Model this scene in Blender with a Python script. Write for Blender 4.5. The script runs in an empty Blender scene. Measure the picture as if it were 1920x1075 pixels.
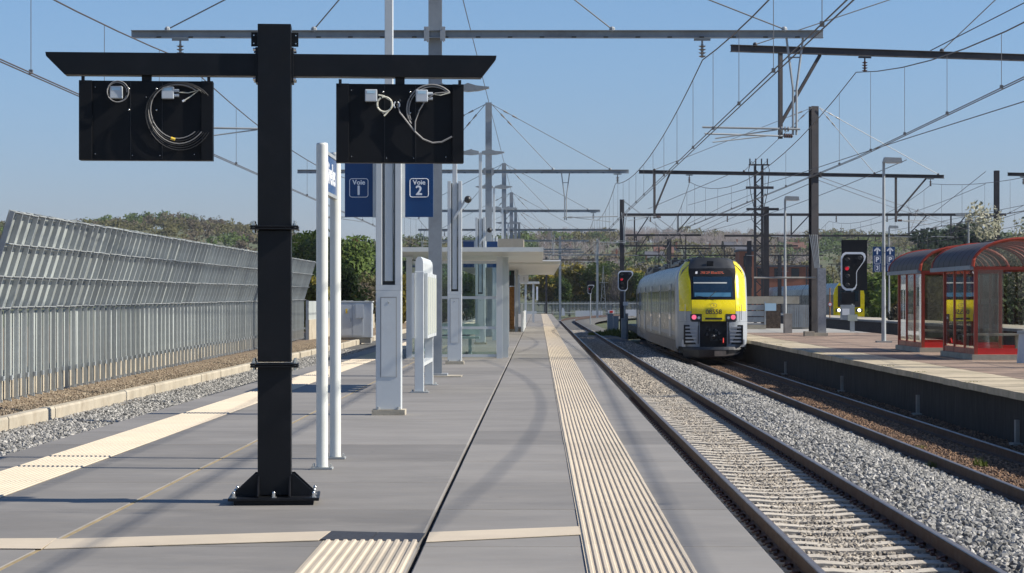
import bpy, bmesh, math, random
from mathutils import Vector, Matrix
random.seed(7)
R = math.radians
S = bpy.context.scene
COL = S.collection
F = 4300.0                      # focal length in pixels of the 1920 px wide photograph
# ------------------------------------------------------------------ camera
cam_d = bpy.data.cameras.new('camera'); cam = bpy.data.objects.new('camera', cam_d); COL.objects.link(cam)
cam_d.sensor_width = 36.0; cam_d.lens = F / 1920 * 36.0
cam_d.shift_x = -50 / 1920; cam_d.shift_y = 24.5 / 1920
cam_d.clip_start = 0.1; cam_d.clip_end = 8000
cam.location = (0, 0, 1.5); cam.rotation_euler = (R(90), 0, 0)
S.camera = cam
# ------------------------------------------------------------------ sky and sun
SUN_EL, SUN_AZ = 37.5, 95.0     # azimuth clockwise from +Y
w = bpy.data.worlds.new("World"); S.world = w; w.use_nodes = True
nt = w.node_tree; nt.nodes.clear()
sky = nt.nodes.new('ShaderNodeTexSky'); sky.sky_type = 'NISHITA'; sky.sun_disc = False
sky.sun_elevation = R(SUN_EL); sky.sun_rotation = R(SUN_AZ)
sky.altitude = 0; sky.air_density = 1.0; sky.dust_density = 0.4; sky.ozone_density = 2.5
bg = nt.nodes.new('ShaderNodeBackground'); bg.inputs['Strength'].default_value = 0.076
wo = nt.nodes.new('ShaderNodeOutputWorld')
tint = nt.nodes.new('ShaderNodeMix'); tint.data_type = 'RGBA'; tint.blend_type = 'MULTIPLY'
tint.inputs[0].default_value = 1.0; 
# the lowest ten degrees of sky are a dull violet blue, the same all round the horizon
stc = nt.nodes.new('ShaderNodeTexCoord'); sxyz = nt.nodes.new('ShaderNodeSeparateXYZ'); smr = nt.nodes.new('ShaderNodeMapRange'); smr.interpolation_type = 'SMOOTHSTEP'
nt.links.new(stc.outputs['Generated'], sxyz.inputs[0]); nt.links.new(sxyz.outputs['Z'], smr.inputs[0]); smr.inputs[1].default_value = -0.03; smr.inputs[2].default_value = 0.17
smx = nt.nodes.new('ShaderNodeMix'); smx.data_type = 'RGBA'; smx.inputs[6].default_value = (0.63, 0.67, 1.0, 1); smx.inputs[7].default_value = (0.76, 0.93, 1.16, 1)
nt.links.new(smr.outputs[0], smx.inputs[0]); nt.links.new(smx.outputs[2], tint.inputs[7])
nt.links.new(sky.outputs[0], tint.inputs[6]); nt.links.new(tint.outputs[2], bg.inputs[0]); nt.links.new(bg.outputs[0], wo.inputs[0])
sd = bpy.data.lights.new('sun', 'SUN'); sd.energy = 4.9; sd.angle = R(0.7); sd.color = (1.0, 0.93, 0.82)
so = bpy.data.objects.new('sun', sd); COL.objects.link(so)
sdir = Vector((math.sin(R(SUN_AZ)) * math.cos(R(SUN_EL)), math.cos(R(SUN_AZ)) * math.cos(R(SUN_EL)), math.sin(R(SUN_EL))))
so.rotation_euler = sdir.to_track_quat('Z', 'Y').to_euler(); so.location = (30, -10, 30)
S.view_settings.view_transform = 'Standard'; S.view_settings.look = 'None'
S.view_settings.exposure = 0.5; S.view_settings.gamma = 1.0; S.view_settings.use_curve_mapping = False

# ------------------------------------------------------------------ helpers
def P(px, py, D):
    k = D / F
    return Vector(((px - 1010) * k, D, 1.5 - (py - 562) * k))
def Xat(px, D): return (px - 1010) * D / F
def Zat(py, D): return 1.5 - (py - 562) * D / F

def tag(o, label=None, cat=None, group=None, kind=None):
    if label: o['label'] = label
    if cat: o['category'] = cat
    if group: o['group'] = group
    if kind: o['kind'] = kind
    return o
def empty(name, loc, label=None, cat=None, group=None, kind=None, rz=0):
    o = bpy.data.objects.new(name, None); COL.objects.link(o)
    o.location = loc; o.rotation_euler = (0, 0, rz); o.empty_display_size = 0.2
    return tag(o, label, cat, group, kind)
def link(name, me, parent=None, loc=None):
    o = bpy.data.objects.new(name, me); COL.objects.link(o)
    if name in FINE: o['kind'] = 'stuff'
    if parent: o.parent = parent
    if loc is not None: o.location = loc
    return o
CH = {}
def copy_tree(o, parent=None):
    c = o.copy(); COL.objects.link(c); c.parent = parent
    for ch in list(o.children): copy_tree(ch, c)
    return c

class MB:
    def __init__(s): s.v = []; s.f = []
    def add(s, vs, fs):
        n = len(s.v); s.v += [tuple(x) for x in vs]; s.f += [tuple(i + n for i in f) for f in fs]
    def box(s, x0, x1, y0, y1, z0, z1):
        s.add([(x0,y0,z0),(x1,y0,z0),(x1,y1,z0),(x0,y1,z0),(x0,y0,z1),(x1,y0,z1),(x1,y1,z1),(x0,y1,z1)],
              [(0,3,2,1),(4,5,6,7),(0,1,5,4),(1,2,6,5),(2,3,7,6),(3,0,4,7)]); return s
    def cbox(s, cx, cy, cz, sx, sy, sz): return s.box(cx-sx/2, cx+sx/2, cy-sy/2, cy+sy/2, cz-sz/2, cz+sz/2)
    def beam(s, p, q, w, h, up=(0,0,1)):
        p = Vector(p); q = Vector(q); d = (q-p).normalized(); u = Vector(up)
        if abs(d.dot(u)) > .98: u = Vector((0,1,0))
        a = d.cross(u).normalized(); b = a.cross(d).normalized()
        vs = []
        for c in (p, q):
            for (i, j) in ((-1,-1),(1,-1),(1,1),(-1,1)): vs.append(c + a*i*w/2 + b*j*h/2)
        s.add(vs, [(0,3,2,1),(4,5,6,7),(0,1,5,4),(1,2,6,5),(2,3,7,6),(3,0,4,7)]); return s
    def tube(s, p, q, r, n=8, r2=None, caps=True):
        p = Vector(p); q = Vector(q); d = (q-p).normalized(); u = Vector((0,0,1))
        if abs(d.dot(u)) > .98: u = Vector((0,1,0))
        a = d.cross(u).normalized(); b = a.cross(d).normalized(); r2 = r if r2 is None else r2
        vs = []
        for c, rr in ((p, r), (q, r2)):
            for i in range(n):
                t = 2*math.pi*i/n; vs.append(c + a*math.cos(t)*rr + b*math.sin(t)*rr)
        fs = [(i, n+i, n+(i+1) % n, (i+1) % n) for i in range(n)]
        if caps: fs += [tuple(range(n)), tuple(range(2*n-1, n-1, -1))]
        s.add(vs, fs); return s
    def path(s, pts, r, n=6):
        pts = [Vector(p) for p in pts]; m = len(pts); vs = []
        for i, c in enumerate(pts):
            d = (pts[min(i+1, m-1)] - pts[max(i-1, 0)]).normalized(); u = Vector((0,0,1))
            if abs(d.dot(u)) > .9: u = Vector((0,1,0))
            a = d.cross(u).normalized(); b = a.cross(d).normalized()
            for k in range(n):
                t = 2*math.pi*k/n; vs.append(c + a*math.cos(t)*r + b*math.sin(t)*r)
        fs = []
        for i in range(m-1):
            for k in range(n): fs.append((i*n+k, (i+1)*n+k, (i+1)*n+(k+1) % n, i*n+(k+1) % n))
        fs += [tuple(range(n)), tuple(range(m*n-1, (m-1)*n-1, -1))]
        s.add(vs, fs); return s
    def ring(s, c, rad, r, plane='xz', n=24, a0=0, a1=360, m=6, wob=0):
        pts = []
        for i in range(n+1):
            t = R(a0 + (a1-a0)*i/n); rr = rad*(1+wob*math.sin(3*t))
            x, z = rr*math.cos(t), rr*math.sin(t)
            pts.append(Vector(c) + (Vector((x,0,z)) if plane == 'xz' else Vector((x,z,0)) if plane == 'xy' else Vector((0,x,z))))
        return s.path(pts, r, m)
    def sweep(s, prof, pts, close=True):
        """profile [(across, up)] swept along horizontal path pts"""
        pts = [Vector(p) for p in pts]; m = len(pts); n = len(prof); vs = []
        for i, c in enumerate(pts):
            d = (pts[min(i+1, m-1)] - pts[max(i-1, 0)]); d.z = 0; d.normalize(); a = Vector((d.y, -d.x, 0))
            for (x, z) in prof: vs.append(c + a*x + Vector((0,0,z)))
        fs = []
        for i in range(m-1):
            for k in range(n if close else n-1):
                fs.append((i*n+k, i*n+(k+1) % n, (i+1)*n+(k+1) % n, (i+1)*n+k))
        if close: fs += [tuple(range(n-1, -1, -1)), tuple(range((m-1)*n, m*n))]
        s.add(vs, fs); return s
    def prism(s, poly, y0, y1, plane='xz'):
        n = len(poly)
        mk = (lambda a, b, y: (a, y, b)) if plane == 'xz' else (lambda a, b, y: (a, b, y)) if plane == 'xy' else (lambda a, b, y: (y, a, b))
        s.add([mk(a, b, y0) for a, b in poly] + [mk(a, b, y1) for a, b in poly],
              [tuple(range(n)), tuple(range(2*n-1, n-1, -1))] + [(i, n+i, n+(i+1) % n, (i+1) % n) for i in range(n)]); return s
    def sphere(s, c, r, n=10, m=6, sc=(1,1,1)):
        vs = []
        for j in range(m+1):
            ph = math.pi*j/m
            for i in range(n):
                t = 2*math.pi*i/n
                vs.append((c[0]+r*sc[0]*math.sin(ph)*math.cos(t), c[1]+r*sc[1]*math.sin(ph)*math.sin(t), c[2]+r*sc[2]*math.cos(ph)))
        fs = [(j*n+i, (j+1)*n+i, (j+1)*n+(i+1) % n, j*n+(i+1) % n) for j in range(m) for i in range(n)]
        s.add(vs, fs); return s
    def mesh(s, name, mat, smooth=False, off=None):
        me = bpy.data.meshes.new(name)
        vs = s.v if off is None else [(x-off[0], y-off[1], z-off[2]) for x, y, z in s.v]
        me.from_pydata(vs, [], s.f); me.materials.append(mat)
        bm = bmesh.new(); bm.from_mesh(me); bmesh.ops.recalc_face_normals(bm, faces=bm.faces); bm.to_mesh(me); bm.free()
        if smooth:
            for p in me.polygons: p.use_smooth = True
            try: me.set_sharp_from_angle(angle=R(40))
            except Exception: pass
        me.update(); return me
    def build(s, name, mat, parent=None, smooth=False, local=False, bevel=0, **kw):
        """vertices are world coordinates unless local; the origin goes to the parent's place, or to the mesh's own base"""
        if parent is not None and not local:
            off = parent.location
            if parent.parent: off = parent.location + parent.parent.location
            o = link(name, s.mesh(name, mat, smooth, off), parent)
        elif parent is not None: o = link(name, s.mesh(name, mat, smooth), parent)
        elif local: o = link(name, s.mesh(name, mat, smooth))
        else:
            xs = [v[0] for v in s.v]; ys = [v[1] for v in s.v]; zs = [v[2] for v in s.v]
            c = ((min(xs)+max(xs))/2, (min(ys)+max(ys))/2, min(zs))
            o = link(name, s.mesh(name, mat, smooth, c)); o.location = c
        if bevel:
            b = o.modifiers.new('bevel', 'BEVEL'); b.width = bevel; b.segments = 2; b.limit_method = 'ANGLE'; b.angle_limit = R(40)
        if kw: tag(o, **kw)
        return o

# ------------------------------------------------------------------ materials
def mat(name, col, rough=.6, spots=None, metal=0, var=0.0, nscale=8, bump=0.0, bscale=60, rnd=0.0, spec=.5, emit=None, estr=0,
        col2=None, stretch=(1,1,1), dirt=None, dscale=1.5, damt=.5, coord='Object', coat=0):
    m = bpy.data.materials.new(name); m.use_nodes = True; t = m.node_tree; N = t.nodes; L = t.links
    b = N['Principled BSDF']; b.inputs['Roughness'].default_value = rough; b.inputs['Metallic'].default_value = metal
    b.inputs['Specular IOR Level'].default_value = spec; b.inputs['Coat Weight'].default_value = coat
    b.inputs['Base Color'].default_value = (*col, 1)
    tc = N.new('ShaderNodeTexCoord'); mp = N.new('ShaderNodeMapping'); mp.inputs['Scale'].default_value = stretch
    geo = N.new('ShaderNodeNewGeometry')
    L.new((geo.outputs['Position'] if coord == 'World' else tc.outputs['Object']), mp.inputs['Vector'])
    cur = None
    def rgb(c):
        n = N.new('ShaderNodeRGB'); n.outputs[0].default_value = (*c, 1); return n.outputs[0]
    cur = rgb(col)
    def mix(a, bb, fac, mode='MIX'):
        n = N.new('ShaderNodeMix'); n.data_type = 'RGBA'; n.blend_type = mode
        if isinstance(fac, (int, float)): n.inputs[0].default_value = fac
        else: L.new(fac, n.inputs[0])
        L.new(a, n.inputs[6]); L.new(bb, n.inputs[7]); return n.outputs[2]
    def noise(sc, det=5, ro=.6):
        n = N.new('ShaderNodeTexNoise'); n.inputs['Scale'].default_value = sc; n.inputs['Detail'].default_value = det
        n.inputs['Roughness'].default_value = ro; L.new(mp.outputs[0], n.inputs['Vector']); return n.outputs['Fac']
    def rng(v, a, bb, c, d):
        n = N.new('ShaderNodeMapRange'); L.new(v, n.inputs[0]); n.inputs[1].default_value = a; n.inputs[2].default_value = bb
        n.inputs[3].default_value = c; n.inputs[4].default_value = d; return n.outputs[0]
    def gray(v):
        n = N.new('ShaderNodeCombineColor'); [L.new(v, n.inputs[i]) for i in range(3)]; return n.outputs[0]
    if col2: cur = mix(cur, rgb(col2), rng(noise(nscale), .38, .62, 0, 1))
    if var: cur = mix(cur, gray(rng(noise(nscale*.7+.01, 6, .65), .3, .7, 1-var, 1+var)), 1.0, 'MULTIPLY')
    if rnd:
        oi = N.new('ShaderNodeObjectInfo'); cur = mix(cur, gray(rng(oi.outputs['Random'], 0, 1, 1-rnd, 1+rnd)), 1.0, 'MULTIPLY')
    if dirt: cur = mix(cur, rgb(dirt), rng(noise(dscale, 7, .7), .5, .72, 0, damt))
    if spots:
        for (sc_, th_, c_, off_) in spots:
            vo = N.new('ShaderNodeTexVoronoi'); vo.inputs['Scale'].default_value = sc_; pn_ = N.new('ShaderNodeVectorMath'); pn_.operation = 'ADD'; pn_.inputs[1].default_value = (off_, off_, 0)
            L.new(geo.outputs['Position'], pn_.inputs[0]); L.new(pn_.outputs[0], vo.inputs['Vector']); cur = mix(cur, rgb(c_), rng(vo.outputs['Distance'], th_*.6, th_, .8, 0))
    L.new(cur, b.inputs['Base Color'])
    if bump:
        bn = N.new('ShaderNodeBump'); bn.inputs['Strength'].default_value = bump; bn.inputs['Distance'].default_value = .02
        L.new(noise(bscale, 4), bn.inputs['Height']); L.new(bn.outputs[0], b.inputs['Normal'])
    if var or dirt:
        L.new(rng(noise(nscale*1.7+1), .3, .7, max(.05, rough-.08), min(1, rough+.1)), b.inputs['Roughness'])
    if emit:
        b.inputs['Emission Color'].default_value = (*emit, 1); b.inputs['Emission Strength'].default_value = estr
    return m
def glass_mat(name, tint, base=.05, rough=.02, opac=0.0, ocol=(.3,.3,.3), frs=1.0):
    m = bpy.data.materials.new(name); m.use_nodes = True; t = m.node_tree; N = t.nodes; L = t.links
    N.remove(N['Principled BSDF']); out = N['Material Output']
    geo = N.new('ShaderNodeNewGeometry'); dt = N.new('ShaderNodeVectorMath'); dt.operation = 'DOT_PRODUCT'
    L.new(geo.outputs['Normal'], dt.inputs[0]); L.new(geo.outputs['Incoming'], dt.inputs[1])
    def mth(op, a, bb):
        n = N.new('ShaderNodeMath'); n.operation = op
        for i, x in enumerate((a, bb)):
            if x is None: continue
            if isinstance(x, (int, float)): n.inputs[i].default_value = x
            else: L.new(x, n.inputs[i])
        return n.outputs[0]
    ab = mth('ABSOLUTE', dt.outputs['Value'], None); iv = mth('SUBTRACT', 1.0, ab); pw = mth('POWER', iv, 5.0)
    fr = mth('MULTIPLY_ADD', pw, 1-base); N[-1].inputs[2].default_value = base
    tr = N.new('ShaderNodeBsdfTransparent'); tr.inputs[0].default_value = (*tint, 1)
    gl = N.new('ShaderNodeBsdfGlossy'); gl.inputs['Roughness'].default_value = rough; gl.inputs[0].default_value = (1,1,1,1)
    df = N.new('ShaderNodeBsdfDiffuse'); df.inputs[0].default_value = (*ocol, 1)
    m1 = N.new('ShaderNodeMixShader'); m1.inputs[0].default_value = opac; L.new(tr.outputs[0], m1.inputs[1]); L.new(df.outputs[0], m1.inputs[2])
    m2 = N.new('ShaderNodeMixShader'); L.new(mth('MULTIPLY', fr, frs), m2.inputs[0]); L.new(m1.outputs[0], m2.inputs[1]); L.new(gl.outputs[0], m2.inputs[2])
    L.new(m2.outputs[0], out.inputs[0]); return m

M = dict(
 slab=mat('slab concrete', (.212,.198,.178), .72, var=.12, nscale=1.3, bump=.12, bscale=90, rnd=.17, stretch=(.8,1.35,1), dirt=(.29,.27,.245), dscale=.8, damt=.5, coord='World', spots=[(1.7,.022,(.07,.065,.06),0),(2.3,.018,(.40,.38,.35),3.3),(.9,.03,(.12,.11,.10),7.7)]),
 slabside=mat('slab edge concrete', (.3,.3,.3), .8, var=.1, nscale=3, coord='World'),
 beige=mat('beige tactile', (.54,.46,.345), .75, var=.07, nscale=3, rnd=.05, dirt=(.50,.43,.36), dscale=1.3, damt=.35, bump=.1, coord='World'),
 darktile=mat('dark tile', (.035,.035,.038), .6, var=.2, nscale=20),
 sealant=mat('yellow sealant', (.30,.23,.12), .9, var=.25, nscale=6, coord='World'),
 gap=mat('open joint', (.02,.02,.02), .9),
 black=mat('black powder coat', (.004,.0045,.006), .42, spec=.3, var=.15, nscale=4, bump=.02, bscale=200, dirt=(.014,.014,.017), dscale=6, damt=.4),
 blackpanel=mat('black panel', (.004,.0045,.006), .5, spec=.25, var=.2, nscale=3, dirt=(.010,.010,.012), dscale=4, damt=.4),
 white=mat('white powder coat', (.58,.61,.61), .35, var=.04, nscale=4, dirt=(.5,.5,.48), dscale=3, damt=.3),
 offwhite=mat('off white paint', (.68,.69,.64), .4, var=.04, nscale=4, dirt=(.52,.50,.44), dscale=2, damt=.4),
 galv=mat('galvanised steel', (.33,.35,.35), .5, metal=.05, var=.14, nscale=5, rnd=.1, dirt=(.45,.46,.46), dscale=9, damt=.35),
 galvd=mat('aged galvanised steel', (.30,.325,.34), .55, metal=.05, var=.16, nscale=3, rnd=.12, dirt=(.16,.15,.14), dscale=2, damt=.5),
 sheet=mat('barrier sheet', (.30,.325,.31), .6, metal=.0, var=.12, nscale=2, rnd=.28, dirt=(.19,.215,.22), dscale=.45, damt=.9, coord='World', stretch=(1,1,.25)),
 bolt=mat('bolt steel', (.6,.6,.58), .25, metal=.9),
 boxgrey=mat('grey plastic box', (.48,.52,.56), .4, var=.05, nscale=20),
 cablegrey=mat('grey cable', (.26,.25,.24), .5), cablewhite=mat('cream cable', (.62,.60,.50), .5), cableblack=mat('black cable', (.03,.03,.03), .4),
 yellowtag=mat('yellow cable tag', (.8,.55,.06), .5),
 blue=mat('sign blue', (.004,.045,.155), .32, var=.05, nscale=2), signwhite=mat('sign white', (.82,.84,.86), .4),
 concrete=mat('pale concrete', (.42,.375,.29), .85, var=.16, nscale=2, bump=.2, bscale=20, dirt=(.22,.17,.11), dscale=1.1, damt=.6, coord='World'),
 concgrey=mat('grey concrete', (.33,.32,.29), .85, var=.16, nscale=2, bump=.2, bscale=30, dirt=(.16,.15,.12), dscale=1.5, damt=.6, coord='World'),
 earth=mat('dry earth', (.11,.078,.05), .95, var=.4, nscale=5, bump=1.0, bscale=9, col2=(.24,.18,.11), coord='World'),
 soil=mat('ground', (.10,.10,.05), .95, var=.3, nscale=.05, col2=(.07,.09,.035), coord='World'),
 ballast=mat('ballast bed', (.10,.098,.09), .95, var=.5, nscale=14, bump=1.0, bscale=16, coord='World'),
 ballast2=mat('old ballast bed', (.085,.062,.045), .95, var=.5, nscale=10, bump=1.0, bscale=14, coord='World'),
 sleeper=mat('concrete sleeper', (.52,.47,.39), .85, var=.14, nscale=6, bump=.25, bscale=40, rnd=.14, dirt=(.27,.23,.18), dscale=3, damt=.6),
 wood=mat('creosoted sleeper', (.07,.05,.037), .9, var=.3, nscale=6, bump=.5, bscale=30, rnd=.3),
 rail=mat('rusty rail', (.062,.032,.018), .75, var=.3, nscale=3, bump=.2, bscale=40, dirt=(.06,.04,.03), dscale=2, damt=.6, coord='World'),
 railtop=mat('polished rail head', (.23,.195,.17), .38, metal=.6, var=.1, nscale=3, coord='World'),
 clip=mat('rail clip', (.07,.03,.024), .6, rnd=.3),
 darksteel=mat('dark old steel', (.045,.042,.045), .55, metal=.2, var=.25, nscale=2, rnd=.15, dirt=(.09,.07,.06), dscale=1.5, damt=.5),
 wire=mat('copper wire', (.10,.085,.08), .5, metal=.4), wiregrey=mat('grey wire', (.17,.17,.17), .5, metal=.4),
 porcelain=mat('insulator porcelain', (.10,.055,.04), .25), insgrey=mat('grey insulator', (.25,.24,.23), .35),
 red=mat('red shelter paint', (.33,.045,.022), .42, var=.2, nscale=3, rnd=.08, dirt=(.16,.03,.02), dscale=1.5, damt=.6),
 redbright=mat('bright red panel', (.55,.02,.015), .4, var=.1, nscale=3),
 gutter=mat('grey gutter', (.16,.19,.23), .5, var=.1),
 glass=glass_mat('clear glass', (.80,.88,.86), .05), dirtyglass=glass_mat('dusty glass', (.86,.86,.83), .05, .01, .0, (.40,.36,.30)),
 smoked=glass_mat('smoked roof sheet', (.58,.49,.43), .0, .5, .38, (.035,.033,.037), .22),
 paver=None,
 yellow=mat('train yellow', (.86,.68,.0), .25, var=.03, nscale=2, coat=.4), tsilver=mat('train silver', (.11,.116,.122), .3, metal=.3, var=.1, nscale=.8, dirt=(.26,.23,.2), dscale=1, damt=.4),
 tgrey=mat('train grey', (.33,.36,.39), .35, var=.05, nscale=1), tdark=mat('train dark grey', (.028,.031,.035), .4, var=.1, nscale=2),
 tblack=mat('train underframe', (.012,.012,.013), .6, var=.3, nscale=3), tglass=mat('train window', (.012,.02,.03), .06, spec=.8),
 tscreen=mat('cab windscreen', (.008,.022,.04), .06, spec=.9), screenblue=mat('windscreen strip blue', (.06,.17,.27), .2), tblind=mat('cab blind', (.45,.46,.43), .6),
 tlouvre=mat('step louvre', (.36,.37,.38), .5, var=.1), tdirt=mat('dirty skirt', (.24,.20,.16), .7, var=.3, nscale=4),
 orange=mat('display text', (.5,.09,.04), .5, emit=(.9,.16,.06), estr=.4), pink=mat('tail lamp', (.6,.06,.12), .3, emit=(1,.16,.28), estr=.6),
 redlamp=mat('signal lamp', (.5,.01,.02), .3, emit=(1,.02,.05), estr=.3), headlamp=mat('head lamp', (.8,.8,.7), .3, emit=(1,.97,.85), estr=2.5),
 osb=mat('chipboard', (.42,.20,.055), .75, var=.35, nscale=14, col2=(.30,.13,.035), bump=.2),
 brick=mat('far brick', (.30,.115,.065), .85, var=.15, nscale=1.2), rooftile=mat('roof tile', (.14,.07,.05), .8, var=.2, nscale=1), slate=mat('slate roof', (.08,.085,.1), .7, var=.2, nscale=1),
 render=mat('pale render', (.55,.52,.46), .85, var=.08, nscale=.6), darkwin=mat('dark window', (.02,.025,.03), .15),
 trunk=mat('bark', (.075,.058,.045), .9, var=.25, nscale=4), lblue=mat('pale blue board', (.42,.60,.72), .5), plate=mat('white plate', (.7,.7,.7), .5),
 frost=mat('frosted band', (.45,.43,.38), .6), paper=mat('notice paper', (.40,.42,.36), .7, var=.1, nscale=6),
)
def leafmat(name, c1, c2, trans=.25):
    m = bpy.data.materials.new(name); m.use_nodes = True; t = m.node_tree; N = t.nodes; L = t.links
    b = N['Principled BSDF']; b.inputs['Roughness'].default_value = .7; b.inputs['Specular IOR Level'].default_value = .2
    g = N.new('ShaderNodeNewGeometry'); oi = N.new('ShaderNodeObjectInfo')
    ad = N.new('ShaderNodeMath'); ad.operation = 'MULTIPLY_ADD'; L.new(g.outputs['Random Per Island'], ad.inputs[0]); ad.inputs[1].default_value = .55
    ns = N.new('ShaderNodeTexNoise'); ns.inputs['Scale'].default_value = .11; ns.inputs['Detail'].default_value = 3; L.new(g.outputs['Position'], ns.inputs['Vector'])
    mr = N.new('ShaderNodeMapRange'); L.new(ns.outputs['Fac'], mr.inputs[0]); mr.inputs[1].default_value = .38; mr.inputs[2].default_value = .62; mr.inputs[3].default_value = -.25; mr.inputs[4].default_value = .6
    m2 = N.new('ShaderNodeMath'); m2.operation = 'MULTIPLY_ADD'; L.new(oi.outputs['Random'], m2.inputs[0]); m2.inputs[1].default_value = .3; L.new(mr.outputs[0], m2.inputs[2])
    L.new(m2.outputs[0], ad.inputs[2])
    mx = N.new('ShaderNodeMix'); mx.data_type = 'RGBA'; L.new(ad.outputs[0], mx.inputs[0]); mx.inputs[6].default_value = (*c1, 1); mx.inputs[7].default_value = (*c2, 1)
    L.new(mx.outputs[2], b.inputs['Base Color'])
    tr = N.new('ShaderNodeBsdfTranslucent'); L.new(mx.outputs[2], tr.inputs[0])
    ms = N.new('ShaderNodeMixShader'); ms.inputs[0].default_value = trans; L.new(b.outputs[0], ms.inputs[1]); L.new(tr.outputs[0], ms.inputs[2])
    L.new(ms.outputs[0], N['Material Output'].inputs[0]); return m
LF = dict(green=leafmat('spring leaves', (.035,.068,.016), (.095,.14,.03)), dark=leafmat('dark leaves', (.03,.055,.02), (.075,.115,.035)),
 olive=leafmat('olive buds', (.075,.072,.032), (.13,.125,.05)), bare=leafmat('bare twigs', (.095,.083,.083), (.17,.15,.15), .1),
 yellow=leafmat('yellow willow', (.16,.14,.02), (.24,.20,.035)), blossom=leafmat('pale blossom', (.12,.13,.06), (.48,.46,.36), .2), bluegreen=leafmat('blue green leaves', (.05,.075,.05), (.095,.125,.08), .2), conifer=leafmat('conifer', (.015,.03,.02), (.03,.05,.03), .1),
 brown=leafmat('russet scrub', (.078,.066,.042), (.125,.105,.07)), lime=leafmat('lime leaves', (.085,.13,.022), (.17,.23,.045), .3), grass=leafmat('grass blades', (.06,.09,.015), (.15,.17,.04)))
# brick pavers of the old platform
def paver_mat():
    m = bpy.data.materials.new('red pavers'); m.use_nodes = True; t = m.node_tree; N = t.nodes; L = t.links; b = N['Principled BSDF']; b.inputs['Roughness'].default_value = .85
    g = N.new('ShaderNodeNewGeometry'); mp = N.new('ShaderNodeMapping'); L.new(g.outputs['Position'], mp.inputs[0]); mp.inputs['Scale'].default_value = (3.3,3.3,3.3)
    br = N.new('ShaderNodeTexBrick'); L.new(mp.outputs[0], br.inputs[0]); br.inputs['Scale'].default_value = 1; br.inputs['Color1'].default_value = (.27,.17,.12,1); br.inputs['Color2'].default_value = (.37,.265,.19,1); br.inputs['Mortar'].default_value = (.14,.12,.09,1)
    br.inputs['Mortar Size'].default_value = .03
    n = N.new('ShaderNodeTexNoise'); L.new(g.outputs['Position'], n.inputs[0]); n.inputs['Scale'].default_value = .5; n.inputs['Detail'].default_value = 8
    mr = N.new('ShaderNodeMapRange'); L.new(n.outputs[0], mr.inputs[0]); mr.inputs[1].default_value = .35; mr.inputs[2].default_value = .65; mr.inputs[3].default_value = .6; mr.inputs[4].default_value = 1.25
    cc = N.new('ShaderNodeCombineColor'); [L.new(mr.outputs[0], cc.inputs[i]) for i in range(3)]
    mx = N.new('ShaderNodeMix'); mx.data_type = 'RGBA'; mx.blend_type = 'MULTIPLY'; mx.inputs[0].default_value = 1; L.new(br.outputs[0], mx.inputs[6]); L.new(cc.outputs[0], mx.inputs[7]); L.new(mx.outputs[2], b.inputs[0]); return m
M['paver'] = paver_mat()

def text(name, s, size, m, parent, loc, rot=(R(90),0,0), bold=.0, align='CENTER', ext=.0015, sx=1.0):
    c = bpy.data.curves.new(name, 'FONT'); c.body = s; c.size = size; c.align_x = align; c.align_y = 'CENTER'; c.extrude = ext; c.resolution_u = 3
    t = bpy.data.objects.new('tmp', c); COL.objects.link(t); me = bpy.data.meshes.new_from_object(t); bpy.data.objects.remove(t)
    if bold:
        vs = [v.co.copy() for v in me.vertices]; fs = [tuple(p.vertices) for p in me.polygons]; q = MB()
        for i, (dx, dy) in enumerate(((-bold,0),(bold,0),(0,-bold*.8),(0,bold*.8))): q.add([(v.x+dx, v.y+dy, v.z+.0004*i) for v in vs], fs)
        me = bpy.data.meshes.new(name); me.from_pydata(q.v, [], q.f)
    me.materials.clear(); me.materials.append(m); me.name = name
    o = link(name, me, parent, loc); o.rotation_euler = rot; o.scale = (sx, 1, 1); return o
FINE = set('beam_slots flange_bolt anchor_bolt foot_bolt panel_screw beam_bolt plate_hole display_text lamp_hood cable_bundle beam_clamp bogie_frame door_bar box_label roof_camera twigs stay_turnbuckle steady_insulator hanger_insulator'.split())
# ================================================================== SETTING: ground, tracks, platforms
ZR1, ZR2, ZP2 = -.77, -1.07, -.2
def skyline(px):
    pts = [(-900,440),(-60,434),(100,436),(220,424),(300,420),(400,428),(470,440),(540,446),(600,462),(700,470),(760,462),(900,462),(1000,450),(1100,446),(1250,446),(1320,448),(1450,452),(1560,450),(1700,458),(1760,445),(1860,455),(2000,450),(2800,450)]
    if px <= pts[0][0]: return pts[0][1]
    for (a, ya), (b_, yb) in zip(pts[:-1], pts[1:]):
        if px <= b_: return ya+(yb-ya)*(px-a)/(b_-a)
    return 452
def hill_h(x, y):
    """terrain height of the wooded valley sides"""
    t = max(0.0, min(1.0, (y - 430) / 920)); t = t*t*(3-2*t)
    px = 1010 + F*x/y
    return -1.6 + t*((562-skyline(px)-13)*1350/F + 3.1)
g = MB()
ys = [-60, 10, 60, 120, 200, 270, 330, 380, 430, 480, 540, 600, 680, 760, 850, 950, 1050, 1150, 1250, 1350, 1600, 2500, 6000]; xs = [-3000, -900] + [-520+i*20 for i in range(53)] + [900, 3000]
vs = []
for y in ys:
    for x in xs: vs.append((x, y, hill_h(x, max(y, 60.0)) if y > 330 else -1.6))
n = len(xs); g.add(vs, [(j*n+i, j*n+i+1, (j+1)*n+i+1, (j+1)*n+i) for j in range(len(ys)-1) for i in range(n-1)])
g.build('ground', M['soil'], smooth=True, kind='structure', label='green brown ground rising to wooded hills behind the station')

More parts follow.
